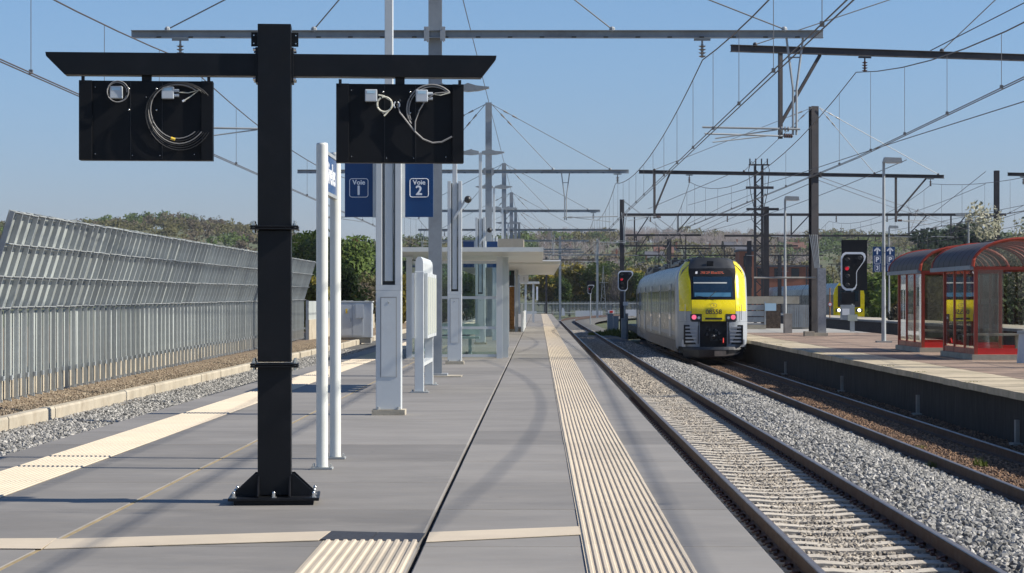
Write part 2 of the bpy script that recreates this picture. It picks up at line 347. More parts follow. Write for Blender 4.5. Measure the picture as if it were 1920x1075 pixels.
# ---- railway tracks
def curve_x(x0, d0, rad):
    return lambda d: x0 + (max(0.0, d-d0)**2)/(2*rad)
tx1 = curve_x(3.11, 244, 600); tx2 = curve_x(7.3, 125, 620); txl = curve_x(-6.9, 900, 600); tx3 = curve_x(18.9, 900, 600); tx4 = curve_x(29.2, 225, 2500)
RAILP = [(-.075,-.172),(.075,-.172),(.075,-.160),(.012,-.142),(.010,-.045),(.036,-.034),(.037,-.004),(-.037,-.004),(-.036,-.034),(-.010,-.045),(-.012,-.142),(-.075,-.160)]
HEADP = [(-.033,-.0035),(.033,-.0035),(.026,.004),(-.026,.004)]
def track(label, fx, zr, d0, d1, step, smat, ssize, ns, clips=0, cut=0):
    root = empty('railway_track', (fx(d0), d0, zr-.3), label, 'railway track', 'railway tracks through the station', kind='structure')
    ds = []; d = d0
    while d < d1: ds.append(d); d += 4 if d > 100 else 10
    ds.append(d1)
    for s in (-.7525, .7525):
        pts = [(fx(d)+s, d, zr) for d in ds]
        r = MB().sweep(RAILP, pts).build('rail', M['rail'], root)
        MB().sweep(HEADP, pts).build('rail_head', M['railtop'], r)
    w_, l_, h_ = ssize; sm = MB()
    zt = zr-.178
    # slightly waisted, chamfered sleeper
    sm.prism([(-l_/2, -h_),(l_/2,-h_),(l_/2,-.02),(l_/2-.03,0),(.45,0),(.2,-.018),(-.2,-.018),(-.45,0),(-l_/2+.03,0),(-l_/2,-.02)], -w_/2, w_/2)
    me = sm.mesh('sleeper', smat)
    for i in range(ns):
        y = d0 + .3 + i*step
        if y > d1: break
        o = link('sleeper', me, root, (fx(y)-root.location.x + random.uniform(-.015,.015), y-d0 + random.uniform(-.02,.02), zt-root.location.z + random.uniform(-.008,.004)))
        o.rotation_euler = (0, 0, random.uniform(-.008,.008))
    if clips:
        c = MB()
        c.path([(-.045,-.05,.01),(-.045,.03,.045),(-.02,.06,.06),(.02,.06,.05),(.03,.02,.035),(.0,-.03,.05),(.03,-.06,.025)], .0125, 6)
        c.cbox(-.03, 0, .0, .06, .10, .05)
        cm = c.mesh('rail_clip', M['clip'], True); cnt = 0
        for i in range(ns):
            y = d0+.3+i*step
            if y < 13: continue
            if cnt >= clips: break
            for s in (-1, 1):
                for q in (-1, 1):
                    o = link('rail_clip', cm, root, (s*.7525 + q*.105, y-d0, zt-root.location.z))
                    o.rotation_euler = (0, 0, 0 if q > 0 else math.pi); cnt += 1
    return root
track('track beside the new platform with brown rails on pale concrete sleepers', tx1, ZR1, 11.5, 440, .6, M['sleeper'], (.27, 2.5, .18), 290, clips=290)
track('older dark track below the red shelters with the yellow train on it', tx2, ZR2, 17.5, 330, .62, M['wood'], (.26, 2.5, .15), 170)
track('track between the new platform and the grey noise barrier', txl, ZR1, 11.5, 400, .6, M['sleeper'], (.27, 2.5, .18), 150)
track('track behind the old platform on its far side', tx3, ZR2, 40, 360, .62, M['wood'], (.26, 2.5, .15), 120)
track('far right track under the second yellow train', tx4, -.95, 140, 420, .62, M['wood'], (.26, 2.5, .15), 60)

# ---- ballast beds (swept strips) and loose stones
def strip(name, prof, d0, d1, m, label, fx=None, n=40):
    b = MB(); pts = []
    for j in range(n+1):
        d = d0 + (d1-d0)*j/n; off = fx(d) if fx else 0
        for (x, z) in prof: pts.append((x+off, d, z))
    k = len(prof); b.add(pts, [(j*k+i, j*k+i+1, (j+1)*k+i+1, (j+1)*k+i) for j in range(n) for i in range(k-1)])
    return b.build(name, m, kind='structure', label=label)
sh1 = lambda d: tx1(d)-3.11
strip('ballast_bed', [(1.0,-1.02),(1.7,-1.0),(2.1,-.985),(4.1,-.985),(4.4,-.955),(4.85,-.93),(5.3,-.99),(5.75,-1.12),(6.15,-1.25)], 10, 440, M['ballast'], 'pale grey ballast under the track beside the new platform', sh1, 80)
strip('ballast_bed', [(6.1,-1.26),(6.6,-1.27),(8.2,-1.265),(9.2,-1.22)], 10, 330, M['ballast2'], 'brown old ballast under the dark track', lambda d: tx2(d)-7.3, 60)
strip('ballast_bed', [(-10.2,-.93),(-9.3,-.93),(-8.4,-.96),(-5.4,-.985),(-5.0,-1.05)], 10, 400, M['ballast'], 'grey ballast between the new platform and the concrete kerb')
strip('ballast_bed', [(16.9,-1.3),(24,-1.3)], 30, 400, M['ballast2'], 'brown ballast behind the old platform')
strip('ballast_bed', [(26.5,-1.18),(38,-1.18)], 60, 440, M['ballast2'], 'brown ballast under the far right track', lambda d: tx4(d)-29.2)
strip('earth_strip', [(-40,-.62),(-12.6,-.58),(-11.1,-.6),(-10.6,-.68),(-9.95,-.72)], 10, 400, M['earth'], 'dry brown earth between the kerb and the noise barrier')

def stone_mat(name, c1, c2):
    m = bpy.data.materials.new(name); m.use_nodes = True; t = m.node_tree; N = t.nodes; L = t.links; b = N['Principled BSDF']; b.inputs['Roughness'].default_value = .9
    oi = N.new('ShaderNodeObjectInfo'); cr = N.new('ShaderNodeValToRGB'); L.new(oi.outputs['Random'], cr.inputs[0])
    e = cr.color_ramp.elements; e[0].color = (*c1[0], 1); e[1].color = (*c2[-1], 1)
    allc = c1 + c2
    for i, c in enumerate(allc[1:-1]): x = e.new((i+1)/(len(allc)-1)); x.color = (*c, 1)
    L.new(cr.outputs[0], b.inputs[0]); return m
ST1 = stone_mat('grey ballast stone', [(.07,.07,.068),(.20,.197,.185),(.36,.35,.32)], [(.12,.118,.11),(.50,.48,.44),(.28,.27,.25)])
ST2 = stone_mat('brown ballast stone', [(.05,.035,.025),(.14,.08,.045),(.25,.155,.09)], [(.09,.055,.035),(.34,.21,.13),(.08,.055,.04)])
STD = stone_mat('dusty ballast stone', [(.24,.21,.17),(.42,.37,.30),(.12,.11,.10)], [(.52,.46,.37),(.20,.185,.165),(.44,.385,.31)])
def stones(label, regions, m, size, seed, zj=.02):
    """regions: (prof, d0, d1, density, fx)"""
    mb = MB()
    for (prof, d0, d1, fx) in regions:
        nn = max(2, int((d1-d0)/8)); pts = []
        for j in range(nn+1):
            d = d0+(d1-d0)*j/nn; off = fx(d) if fx else 0
            for (x, z) in prof: pts.append((x+off, d, z))
        k = len(prof); mb.add(pts, [(j*k+i, j*k+i+1, (j+1)*k+i+1, (j+1)*k+i) for j in range(nn) for i in range(k-1)])
    o = mb.build('ballast_stones', m, kind='stuff', label=label)
    dens = size[2]
    ng = bpy.data.node_groups.new('stones', 'GeometryNodeTree'); N = ng.nodes; L = ng.links
    ng.interface.new_socket('Geometry', in_out='INPUT', socket_type='NodeSocketGeometry'); ng.interface.new_socket('Geometry', in_out='OUTPUT', socket_type='NodeSocketGeometry')
    gi = N.new('NodeGroupInput'); go = N.new('NodeGroupOutput')
    dp = N.new('GeometryNodeDistributePointsOnFaces'); dp.inputs['Density'].default_value = dens; dp.inputs['Seed'].default_value = seed
    ico = N.new('GeometryNodeMeshIcoSphere'); ico.inputs['Radius'].default_value = size[0]; ico.inputs['Subdivisions'].default_value = 1
    sp = N.new('GeometryNodeSetPosition'); rv = N.new('FunctionNodeRandomValue'); rv.data_type = 'FLOAT_VECTOR'
    rv.inputs[0].default_value = (-size[0]*.35,)*3; rv.inputs[1].default_value = (size[0]*.35,)*3
    L.new(ico.outputs[0], sp.inputs['Geometry']); L.new(rv.outputs[0], sp.inputs['Offset'])
    sm = N.new('GeometryNodeSetMaterial'); sm.inputs['Material'].default_value = m; L.new(sp.outputs[0], sm.inputs[0])
    ip = N.new('GeometryNodeInstanceOnPoints'); L.new(dp.outputs[0], ip.inputs['Points']); L.new(sm.outputs[0], ip.inputs['Instance'])
    rr = N.new('FunctionNodeRandomValue'); rr.data_type = 'FLOAT_VECTOR'; rr.inputs[1].default_value = (6.28,6.28,6.28); rr.inputs['Seed'].default_value = seed+3
    rs = N.new('FunctionNodeRandomValue'); rs.data_type = 'FLOAT_VECTOR'; rs.inputs[0].default_value = (size[1],size[1],size[1]*.8); rs.inputs[1].default_value = (1.45,1.3,1.1); rs.inputs['Seed'].default_value = seed+5
    L.new(rr.outputs[0], ip.inputs['Rotation']); L.new(rs.outputs[0], ip.inputs['Scale'])
    js = N.new('GeometryNodeJoinGeometry'); L.new(gi.outputs[0], dp.inputs['Mesh']); L.new(gi.outputs[0], js.inputs[0])
    ri = N.new('FunctionNodeRandomValue'); ri.data_type = 'FLOAT_VECTOR'; ri.inputs[0].default_value = (0,0,-zj); ri.inputs[1].default_value = (0,0,zj); ri.inputs['Seed'].default_value = seed+9
    tp = N.new('GeometryNodeSetPosition'); L.new(dp.outputs[0], tp.inputs[0]); L.new(ri.outputs[0], tp.inputs['Offset']); L.new(tp.outputs[0], ip.inputs['Points'])
    L.new(ip.outputs[0], js.inputs[0]); L.new(js.outputs[0], go.inputs[0])
    o.modifiers.new('stones', 'NODES').node_group = ng
    return o
SH = [(3.95,-.982),(4.4,-.952),(4.85,-.925),(5.3,-.985),(5.75,-1.115),(6.15,-1.245),(6.4,-1.26)]
stones('heaped pale grey ballast stones between the two right tracks', [(SH, 18, 62, None)], ST1, (.036, .7, 400), 1, .03)
stones('more distant grey ballast stones beside the yellow train', [(SH, 62, 130, None)], ST1, (.042, .7, 260), 2, .03)
stones('dusty ballast stones between the rails of the near track', [([(2.42,-.985),(3.8,-.985)], 11.5, 60, None), ([(1.45,-1.0),(2.25,-.985)], 11.5, 40, None)], STD, (.024, .6, 330), 3, .012)
stones('dusty ballast stones farther along the near track', [([(2.42,-.98),(3.8,-.98)], 60, 170, None)], STD, (.036, .7, 160), 4, .015)
stones('brown ballast stones of the old dark track', [([(6.62,-1.262),(8.0,-1.262)], 22, 96, None), ([(8.2,-1.25),(9.0,-1.22)], 22, 96, None)], ST2, (.028, .6, 300), 5, .015)
stones('grey ballast stones along the concrete kerb on the left', [([(-9.75,-.925),(-9.3,-.92),(-8.4,-.95),(-7.4,-.97)], 30, 110, None)], ST1, (.036, .7, 300), 6, .03)

stones('brown clods and small stones on the earth strip under the noise barrier', [([(-11.15,-.6),(-10.6,-.68),(-9.95,-.72)], 40, 120, None)], stone_mat('earth clod', [(.14,.10,.07),(.22,.17,.115),(.30,.24,.17)], [(.17,.13,.09),(.36,.30,.21),(.15,.11,.08)]), (.028, .6, 60), 7, .01)
stones('brown soil spilled along the foot of the kerb', [([(-9.7,-.915),(-9.4,-.915)], 30, 110, None)], bpy.data.materials['earth clod'], (.022, .6, 260), 8, .01)
# ---- new platform
PE, PW = 1.36, -5.16
LS = 2.45; D0 = 13.93 - 3*LS
plat = empty('platform', (0, D0, 0), 'new grey concrete slab platform with beige tactile strips and white masts', 'platform', kind='structure')
b = MB().box(PW+.12, PE-.12, D0-10, 246, -.9, -.24); b.build('platform_base', M['slabside'], plat)
cols = [(PW, -3.012), (-2.988, -.735), (-.705, PE)]
smesh = []
for (a, c) in cols:
    q = MB(); y0, y1, z0, z1, e = .007, LS-.007, -.24, 0, .010
    q.add([(a,y0,z0),(c,y0,z0),(c,y1,z0),(a,y1,z0),(a,y0,z1-e),(c,y0,z1-e),(c,y1,z1-e),(a,y1,z1-e),(a+e,y0+e,z1),(c-e,y0+e,z1),(c-e,y1-e,z1),(a+e,y1-e,z1)],
          [(0,3,2,1),(0,1,5,4),(1,2,6,5),(2,3,7,6),(3,0,4,7),(4,5,9,8),(5,6,10,9),(6,7,11,10),(7,4,8,11),(8,9,10,11)])
    smesh.append(q.mesh('slab', M['slab']))
NR = 95
for i in range(NR):
    for me in smesh: link('slab', me, plat, (0, i*LS, random.uniform(-.0015, .0015)))
MB().box(-3.012, -2.988, D0, D0+NR*LS, -.2, -.003).build('joint_sealant', M['sealant'], plat)
MB().box(-.735, -.705, D0, D0+NR*LS, -.2, -.06).build('joint_gap', M['gap'], plat)
def tile_mesh(x0, x1, L, nr, name='tactile_tile', dots=False):
    q = MB(); z0 = .0035; pr = [(x0, z0), (x0, .006)]; wv = (x1-x0)/nr
    for k in range(nr):
        a = x0 + k*wv; pr += [(a+wv*.22, .006), (a+wv*.38, .0145), (a+wv*.72, .0145), (a+wv*.88, .006)]
    pr += [(x1, .006), (x1, z0)]
    q.sweep([(x, z) for x, z in pr], [(0, .003, 0), (0, L-.003, 0)]); return q.mesh(name, M['beige'])
tr = tile_mesh(.264, .868, LS, 14); tl = tile_mesh(-4.68, -4.07, LS, 14)
for i in range(NR):
    link('tactile_tile', tr, plat, (random.uniform(-.002,.002), i*LS+.12, 0)); link('tactile_tile', tl, plat, (0, i*LS, 0))
# tactile guide strips across
def quadslab(name, pts, z0, z1, m):
    q = MB(); q.add([(x, y, z0) for x, y in pts]+[(x, y, z1) for x, y in pts], [(3,2,1,0),(4,5,6,7),(0,1,5,4),(1,2,6,5),(2,3,7,6),(3,0,4,7)]); return q.build(name, m, plat)
def G(px, py): D = 6450/(py-562); return (Xat(px, D), D)
quadslab('guide_strip', [G(-60,1030), G(78,1031), G(106,1011), G(-60,1012)], .0035, .007, M['beige'])
quadslab('guide_strip', [G(82,1031), G(597,1015), G(620,998), G(104,1013)], .0035, .0075, M['beige'])
quadslab('guide_strip', [G(799,1018), G(1088,1004), G(1085,989), G(806,1000)], .0035, .0075, M['beige'])
a_, b_, c_, d_ = G(600,1014), G(786,1018), G(797,1002), G(622,998)
mid1 = ((a_[0]+b_[0])/2, (a_[1]+b_[1])/2); mid2 = ((c_[0]+d_[0])/2, (c_[1]+d_[1])/2)
quadslab('rubber_tile', [a_, (mid1[0]-.003, mid1[1]), (mid2[0]-.003, mid2[1]), d_], .0035, .008, M['darktile'])
quadslab('rubber_tile', [(mid1[0]+.003, mid1[1]), b_, c_, (mid2[0]+.003, mid2[1])], .0035, .008, M['darktile'])
gt = tile_mesh(-1.335, -.745, 2.2, 11, 'tactile_tile')
for k in range(2): link('tactile_tile', gt, plat, (0, 14.22-D0-2.2*(k+1), 0))
# mast foundations let into the slabs
for (x0, x1, y0, y1) in ((-2.35, -1.5, 44.3, 45.3),):
    MB().box(x0, x1, y0, y1, .0035, .02).build('mast_footing', M['concrete'], plat)

# ---- old platform
op = empty('old_platform', (8.8, 20, ZP2), 'old platform with red pavers, pale coping and dark stained wall', 'platform', kind='structure')
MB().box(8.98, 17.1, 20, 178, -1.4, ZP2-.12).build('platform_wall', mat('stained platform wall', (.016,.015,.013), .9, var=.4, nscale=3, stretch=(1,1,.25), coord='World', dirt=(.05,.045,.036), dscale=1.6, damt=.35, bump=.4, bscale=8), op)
MB().box(10.34, 17.1, 20, 118, ZP2-.12, ZP2).build('paving', M['paver'], op)
MB().box(10.34, 17.1, 118, 178, ZP2-.12, ZP2+.001).build('paving', M['concgrey'], op)
cop = MB().cbox(0, 0, 0, 1.51, .985, .14).mesh('coping_slab', mat('coping slab', (.46,.385,.265), .85, var=.2, nscale=3, rnd=.13, dirt=(.24,.21,.12), dscale=1.6, damt=.7, bump=.2, coord='World'))
for i in range(157):
    o = link('coping_slab', cop, op, (9.56-8.8+random.uniform(-.01,.01), i+.5, -.07+random.uniform(-.006,.004))); o.rotation_euler = (0,0,random.uniform(-.004,.004))
for y in (31.2, 42.8, 54.0, 67.5, 83.0):    # little brackets and pipes on the wall
    MB().box(8.9, 8.98, y, y+.12, -1.2, -.75).box(8.8, 8.98, y-.3, y+.12, -1.22, -1.17).build('wall_bracket', M['concgrey'], op)
# far right platform
fp = empty('far_platform', (23.5, 60, .06), 'low far platform in front of the second train', 'platform', kind='structure')
MB().box(23.6, 27.2, 90, 330, -1.4, -.08).build('platform_wall', M['ballast2'], fp)
MB().box(23.5, 24.3, 90, 330, -.08, .06).build('coping', M['concgrey'], fp)
MB().box(24.3, 27.2, 90, 330, -.08, .058).build('paving', M['concrete'], fp)

# ---- tufts, litter
def tuft(name, label, c, r, n, h, lm, cat='grass', group=None):
    q = MB()
    for i in range(n):
        a = random.uniform(0, 6.28); d = r*math.sqrt(random.random()); x, y = c[0]+d*math.cos(a), c[1]+d*math.sin(a)*1.6
        hh = h*random.uniform(.4, 1)*(1-.5*d/r); t = random.uniform(0, 6.28); w_ = h*.06; lx, ly = random.uniform(-.4,.4)*hh, random.uniform(-.4,.4)*hh
        q.add([(x-w_*math.cos(t), y-w_*math.sin(t), c[2]), (x+w_*math.cos(t), y+w_*math.sin(t), c[2]), (x+lx*.5+w_*.8*math.cos(t), y+ly*.5+w_*.8*math.sin(t), c[2]+hh*.6), (x+lx, y+ly, c[2]+hh)], [(0,1,2,3)])
    return q.build(name, LF[lm] if lm in LF else M[lm], label=label, kind='stuff')
tuft('grass_patch', 'bright green grass growing by the grey cabinets between the tracks', (5.3, 158, -1.2), 1.9, 2600, .9, 'grass')
for (px, py, h, s) in ((1627,825,.13,.12),(1748,848,.16,.15),(1600,812,.08,.1),(1838,846,.22,.12),(1725,815,.1,.12)):
    k = 2.5/(py-562); D = k*F; tuft('weed_tuft', 'small weed growing in the ballast of the dark track', (Xat(px,D), D, -1.25), s, 60, h, 'grass', group='weeds')
q = MB(); tuft('verge_grass', 'grassy moss along the edge of the old platform', (9.0, 128, ZP2), .7, 900, .12, 'grass')
for y0 in range(40, 120, 6):
    tuft('moss_line', 'thin moss growing on the old platform edge', (8.95, y0+random.uniform(0,5), ZP2), .18, 60, .05, 'grass')
# ================================================================== OVERHEAD LINE
def hmast(q, x, y, z0, z1, wf, dp, tf=.02):
    q.box(x-wf/2, x+wf/2, y-dp/2, y-dp/2+tf, z0, z1); q.box(x-wf/2, x+wf/2, y+dp/2-tf, y+dp/2, z0, z1); q.box(x-tf/2, x+tf/2, y-dp/2+tf, y+dp/2-tf, z0, z1)
def insulator(q, p, n=5, r=.055, L=.32):
    p = Vector(p); q.tube(p, p-Vector((0,0,L)), r*.35, 8)
    for i in range(n): q.tube(p-Vector((0,0,L*(i+.5)/n)), p-Vector((0,0,L*(i+.5)/n+.022)), r, 10, r*.6)
def gantry(label, X, D, ztop, zb, xl, xr, zbase, mm, yaw=0, hang=(), vs=(), stays=(), bh=.15, mw=.26, brk=(), group='overhead line gantries', cross=True, zmess=.0, zc=4.75):
    """local frame: x across the tracks, mast at 0"""
    root = empty('line_gantry', (X, D, zbase), label, 'gantry', group, rz=yaw)
    H = ztop-zbase; B = zb-zbase
    q = MB(); hmast(q, 0, 0, 0, H, mw, mw); q.build('mast', mm, root, local=True)
    q = MB().cbox(0, 0, .03, mw*1.9, mw*1.9, .06); q.build('foot_plate', mm, root, local=True)
    q = MB(); y = -mw/2-.07
    q.box(xl, xr, y-.008, y+.008, B-bh/2, B+bh/2); q.box(xl, xr, y-.07, y-.008, B+bh/2-.012, B+bh/2); q.box(xl, xr, y-.07, y-.008, B-bh/2, B-bh/2+.012); 
    q.box(xl, xr, y+.008, y+.06, B+bh/2-.012, B+bh/2); q.box(xl, xr, y+.008, y+.06, B-bh/2, B-bh/2+.012)
    bo = q.build('beam', mm, root, local=True)
    q = MB()
    xx = xl+.5
    while xx < xr-.2: q.box(xx, xx+.09, y-.075, y-.0705, B-bh/2+.002, B-bh/2+.024); xx += .62
    q.build('beam_slots', M['gap'], root, local=True)
    q = MB()
    for s in (-1, 1):
        for dz in (-.1, .1): q.tube((s*(mw/2+.03), y-.09, B+dz), (s*(mw/2+.03), mw/2+.05, B+dz), .014, 6)
        q.box(s*(mw/2+.03)-.05, s*(mw/2+.03)+.05, y-.086, y-.071, B-.14, B+.14)
    q.build('beam_clamp', mm, root, local=True)
    for sx in stays:
        a = Vector((mw/2*(1 if sx > 0 else -1), y, H-.08)); b_ = Vector((sx, y, B+bh/2+.02)); d = (b_-a)
        q = MB().tube(a, b_, .014, 6); q.build('stay_rod', M['wiregrey'], root, local=True)
        dn = d.normalized(); q = MB()
        for t in (.55, .95): q.tube(a+dn*t, a+dn*(t+.22), .04, 8, .025)
        q.build('stay_turnbuckle', M['insgrey'], root, local=True)
        MB().sphere(b_, .06, 8, 5).build('stay_joint', mm, root, local=True)
    for hx in hang:
        q = MB(); q.box(hx-.16, hx+.16, y-.03, y+.03, B-bh/2-.05, B-bh/2-.012); q.tube((hx,y,B-bh/2-.04),(hx,y,B-bh/2-.14),.02,6); q.build('hanger_bracket', mm, root, local=True)
        q = MB(); insulator(q, (hx, y, B-bh/2-.12), 4, .075, .26); q.build('hanger_insulator', M['porcelain'] if mm is M['darksteel'] else M['insgrey'], root, True, local=True)
    for (vx, dirn, L) in vs:       # V shaped drop bracket with steady arm
        zz = zc-zbase; q = MB()
        for s in (-1, 1): q.tube((vx+s*.16, y, B-bh/2), (vx+s*.035, y, B-1.05), .022, 8); q.tube((vx+s*.035, y, B-1.05), (vx+s*.035, y, zz-.05), .022, 8)
        q.tube((vx-.12, y, B-.45), (vx+.12, y, B-.45), .016, 6); q.tube((vx-.05, y, zz+.1), (vx+.05, y, zz+.1), .016, 6); q.tube((vx-.05, y, B-1.1), (vx+.05, y, B-1.1), .016, 6)
        q.build('drop_bracket', mm, root, True, local=True)
        q = MB().tube((vx-dirn*.1, y-.04, zz+.06), (vx+dirn*L, y-.04, zz+.10), .02, 8).tube((vx+dirn*.35, y-.04, zz+.05), (vx+dirn*(L-.25), y-.04, zz-.12), .014, 6)
        q.build('steady_arm', M['galv'], root, True, local=True)
        q = MB()
        for i in range(3): q.tube((vx+dirn*(.12+i*.06), y-.04, zz+.063), (vx+dirn*(.145+i*.06), y-.04, zz+.063), .05, 10)
        q.build('steady_insulator', M['insgrey'], root, True, local=True)
    for (bx, dx, L, al) in brk:       # rigid angle bracket: post with diagonal
        q = MB().beam((bx, y, B-bh/2), (bx, y, B-bh/2-L), .09, .09).beam((bx+dx, y+.05, B-bh/2), (bx+.03, y+.05, B-bh/2-L*.82), .07, .07)
        q.build('drop_post', mm, root, local=True)
        q = MB().tube((bx-al, y-.06, B-bh/2-L+.08), (bx+.3, y-.06, B-bh/2-L+.06), .022, 8).tube((bx-al*.2, y-.06, B-bh/2-L+.05), (bx-al+.2, y-.06, B-bh/2-L-.12), .016, 6)
        q.build('steady_arm', M['galvd'], root, True, local=True)
        q = MB()
        for i in range(4): q.tube((bx+.08+i*.055, y-.06, B-bh/2-L+.07), (bx+.105+i*.055, y-.06, B-bh/2-L+.07), .055, 10)
        q.build('steady_insulator', M['porcelain'], root, True, local=True)
    return root
GD = [44.8, 92.6, 133.7, 170, 201, 236]
XE = [(-5.9, 7.55), (-7.7, 5.65), (-7.4, 5.6), (-6.9, 7.7), (-7, 6.4), (-7, 6.4)]
GL = ['nearest galvanised mast with long beam and stays, just behind the blue platform signs', 'second galvanised mast on the platform with stays fanning from its top', 'third galvanised mast in the platform row, thinner with distance', 'fourth galvanised mast of the platform row', 'fifth galvanised mast of the platform row', 'last small galvanised mast above the far canopies']
for i, D in enumerate(GD):
    xl, xr = XE[i]; ev = i % 2
    gantry(GL[i], -2.02, D, 9.45, 6.66, xl, xr, 0, M['galvd'] if i else M['galvd'], hang=(-4.95, 5.2), vs=((7.0, -1, 1.8), (-3.1, -1, 1.9)) if not ev else ((3.1, 1, 2.1), (-6.6, 1, 1.8)),
           stays=(-5.2, -2.35, 3.45 if i == 0 else 2.6, 6.8 if i == 0 else 4.9), mw=.255)
for (px, pt, D, lab) in ((1050, 443, 285, 'slim grey mast standing where the near track curves away'), (1120, 450, 303, 'slim grey mast right of the curve beside the small signal')):
    gantry(lab, Xat(px, D), D, Zat(pt, D), 7.4, -7, 3, -1, M['galvd'], stays=(), mw=.3)
y16 = R(16)
gantry('dark beam with angled drop bracket crossing the top right corner', 12.9, 57.4, 10.4, 7.5, -8.72, 6.6, ZP2, M['darksteel'], yaw=y16, hang=(-5.25,), brk=((-7.45, 1.05, 2.05, 1.95),), stays=(-8.1, -3.2, 3, 6), bh=.17, mw=.36, zc=4.95)
gantry('dark mast and beam on the old platform in front of the tall signal', 12.95, 108, 10.6, 7.37, -8.75, 6.6, ZP2, M['darksteel'], yaw=y16, hang=(-6.3, 5.9), brk=((-8.0, .75, 2.05, 1.5), (4.1, 1.6, 2.1, -1.6)), stays=(-8.0, -3.6, 3, 6.3), bh=.17, mw=.36, zc=4.95)
gantry('short dark beam end cut by the right edge of the picture', 27.4, 108, 10.6, 7.3, -6.0, 6, -1.1, M['darksteel'], yaw=y16, hang=(-5.2,), brk=(), stays=(-5,), bh=.16, mw=.36)
def lattice(q, x, y, z0, z1, w):
    for sx in (-1,1):
        for sy in (-1,1): q.beam((x+sx*w/2, y+sy*w/2, z0), (x+sx*w/2, y+sy*w/2, z1), .13, .13)
    z = z0; s = 1
    while z < z1-.4:
        q.beam((x-s*w/2, y-w/2, z), (x+s*w/2, y-w/2, z+.5), .07, .07); q.beam((x-w/2, y-s*w/2, z), (x-w/2, y+s*w/2, z+.5), .035, .035); s = -s; z += .5
def portal(label, D, zb, x0, x1, masts, drops=(), diag=(), group='dark overhead portals across the old tracks'):
    root = empty('line_portal', (masts[0][0], D, -1.1), label, 'gantry', group)
    MB().box(x0, x1, D-.09, D+.09, zb-.09, zb+.09).build('beam', M['darksteel'], root)
    for (mx, mt, mw) in masts:
        q = MB()
        if mw > .4: lattice(q, mx, D+.3, -1.1, mt, mw)
        else: hmast(q, mx, D+.25, -1.1, mt, mw, mw)
        q.build('mast', M['darksteel'], root)
    for (dx, L, s) in drops:
        MB().beam((dx, D-.02, zb-.09), (dx, D-.02, zb-L), .09, .09).beam((dx+s, D, zb-.09), (dx+.02, D, zb-L*.85), .07, .07).build('drop_post', M['darksteel'], root)
        MB().tube((dx-1.4, D-.1, zb-L+.1), (dx+.2, D-.1, zb-L+.05), .02, 6).build('steady_arm', M['galvd'], root)
    for (dx,) in diag:
        q = MB(); insulator(q, (dx, D-.02, zb-.1), 4, .09, .4); q.build('hanger_insulator', M['porcelain'], root, True)
    return root
portal('long dark portal beam above the yellow train reaching the mast behind the shelters', 158, 7.35, 5.7, 32.2, ((5.75, 8.4, .3), (31.6, 10.4, .34)), ((6.6, 1.9, 1.0), (9.6, 1.3, .9), (17.4, 1.6, 1.2), (25.5, 1.6, 1.2), (28.4, 1.6, 1)), ((7.7,), (13,), (20.5,), (24,)))
m2 = portal('tall lattice mast with looped cables on top behind the yellow train', 166, 9.6, 15.0, 17.0, ((15.95, 11.2, .52),), (), ())
q = MB()
for s in (-1, 1):
    q.path([(15.95+s*.2,166,11.2),(15.95+s*.55,166,11.5),(15.95+s*.75,166,10.9),(15.95+s*.6,166,9.2),(15.95+s*.3,166,7.9)], .025, 6)
q.ring((15.95,166,7.5), .55, .02, n=16).box(15.2,16.7,165.9,166.1,11.2,11.3)
for i in range(4): q.box(15.25+i*.42,15.33+i*.42,165.9,166.1,11.3,11.7)
q.build('cable_loop', M['darksteel'], m2)
portal('dark mast close right of the lattice mast', 170, 8.2, 15.4, 17.8, ((16.9, 8.4, .36),))
portal('third dark portal row with a gap above the train roof', 209, 7.37, 7.8, 14.8, ((11.9, 7.0, .4),), ((8.9, 1.9, 1.0), (13.4, 3.0, -.5)), ((10,),))
portal('third dark portal row right of the lattice mast', 211, 7.37, 17.1, 34, ((19.4, 6.9, .4), (25.2, 7.0, .3)), ((20.5, 1.9, 1.0), (29.4, 2.4, 1.0)), ((22,), (31,)))
portal('fourth dark portal row over the yellow train', 252, 7.4, 9.5, 28.5, ((16.3, 5.9, .4), (22.9, 6.6, .4), (26.5, 6.4, .4)), ((13.2, 2.2, .8), (20.4, 2.2, -1),), ((14,), (24,)))
portal('fifth dark portal row, lowest and most distant', 306, 7.4, 12, 38, ((17.3, 6.2, .45), (21, 6.4, .4), (30.5, 6.4, .45), (36, 6.2, .45)), ((19, 2.3, .8), (27, 2.2, 1.2), (33.2, 2.2, 1.2)))
portal('dark portal beyond the new platform, close above the far fence', 330, 7.2, -14, 9, ((-9, 7.3, .3), (1.1, 7.6, .3)), ((-3, 2, 1),))

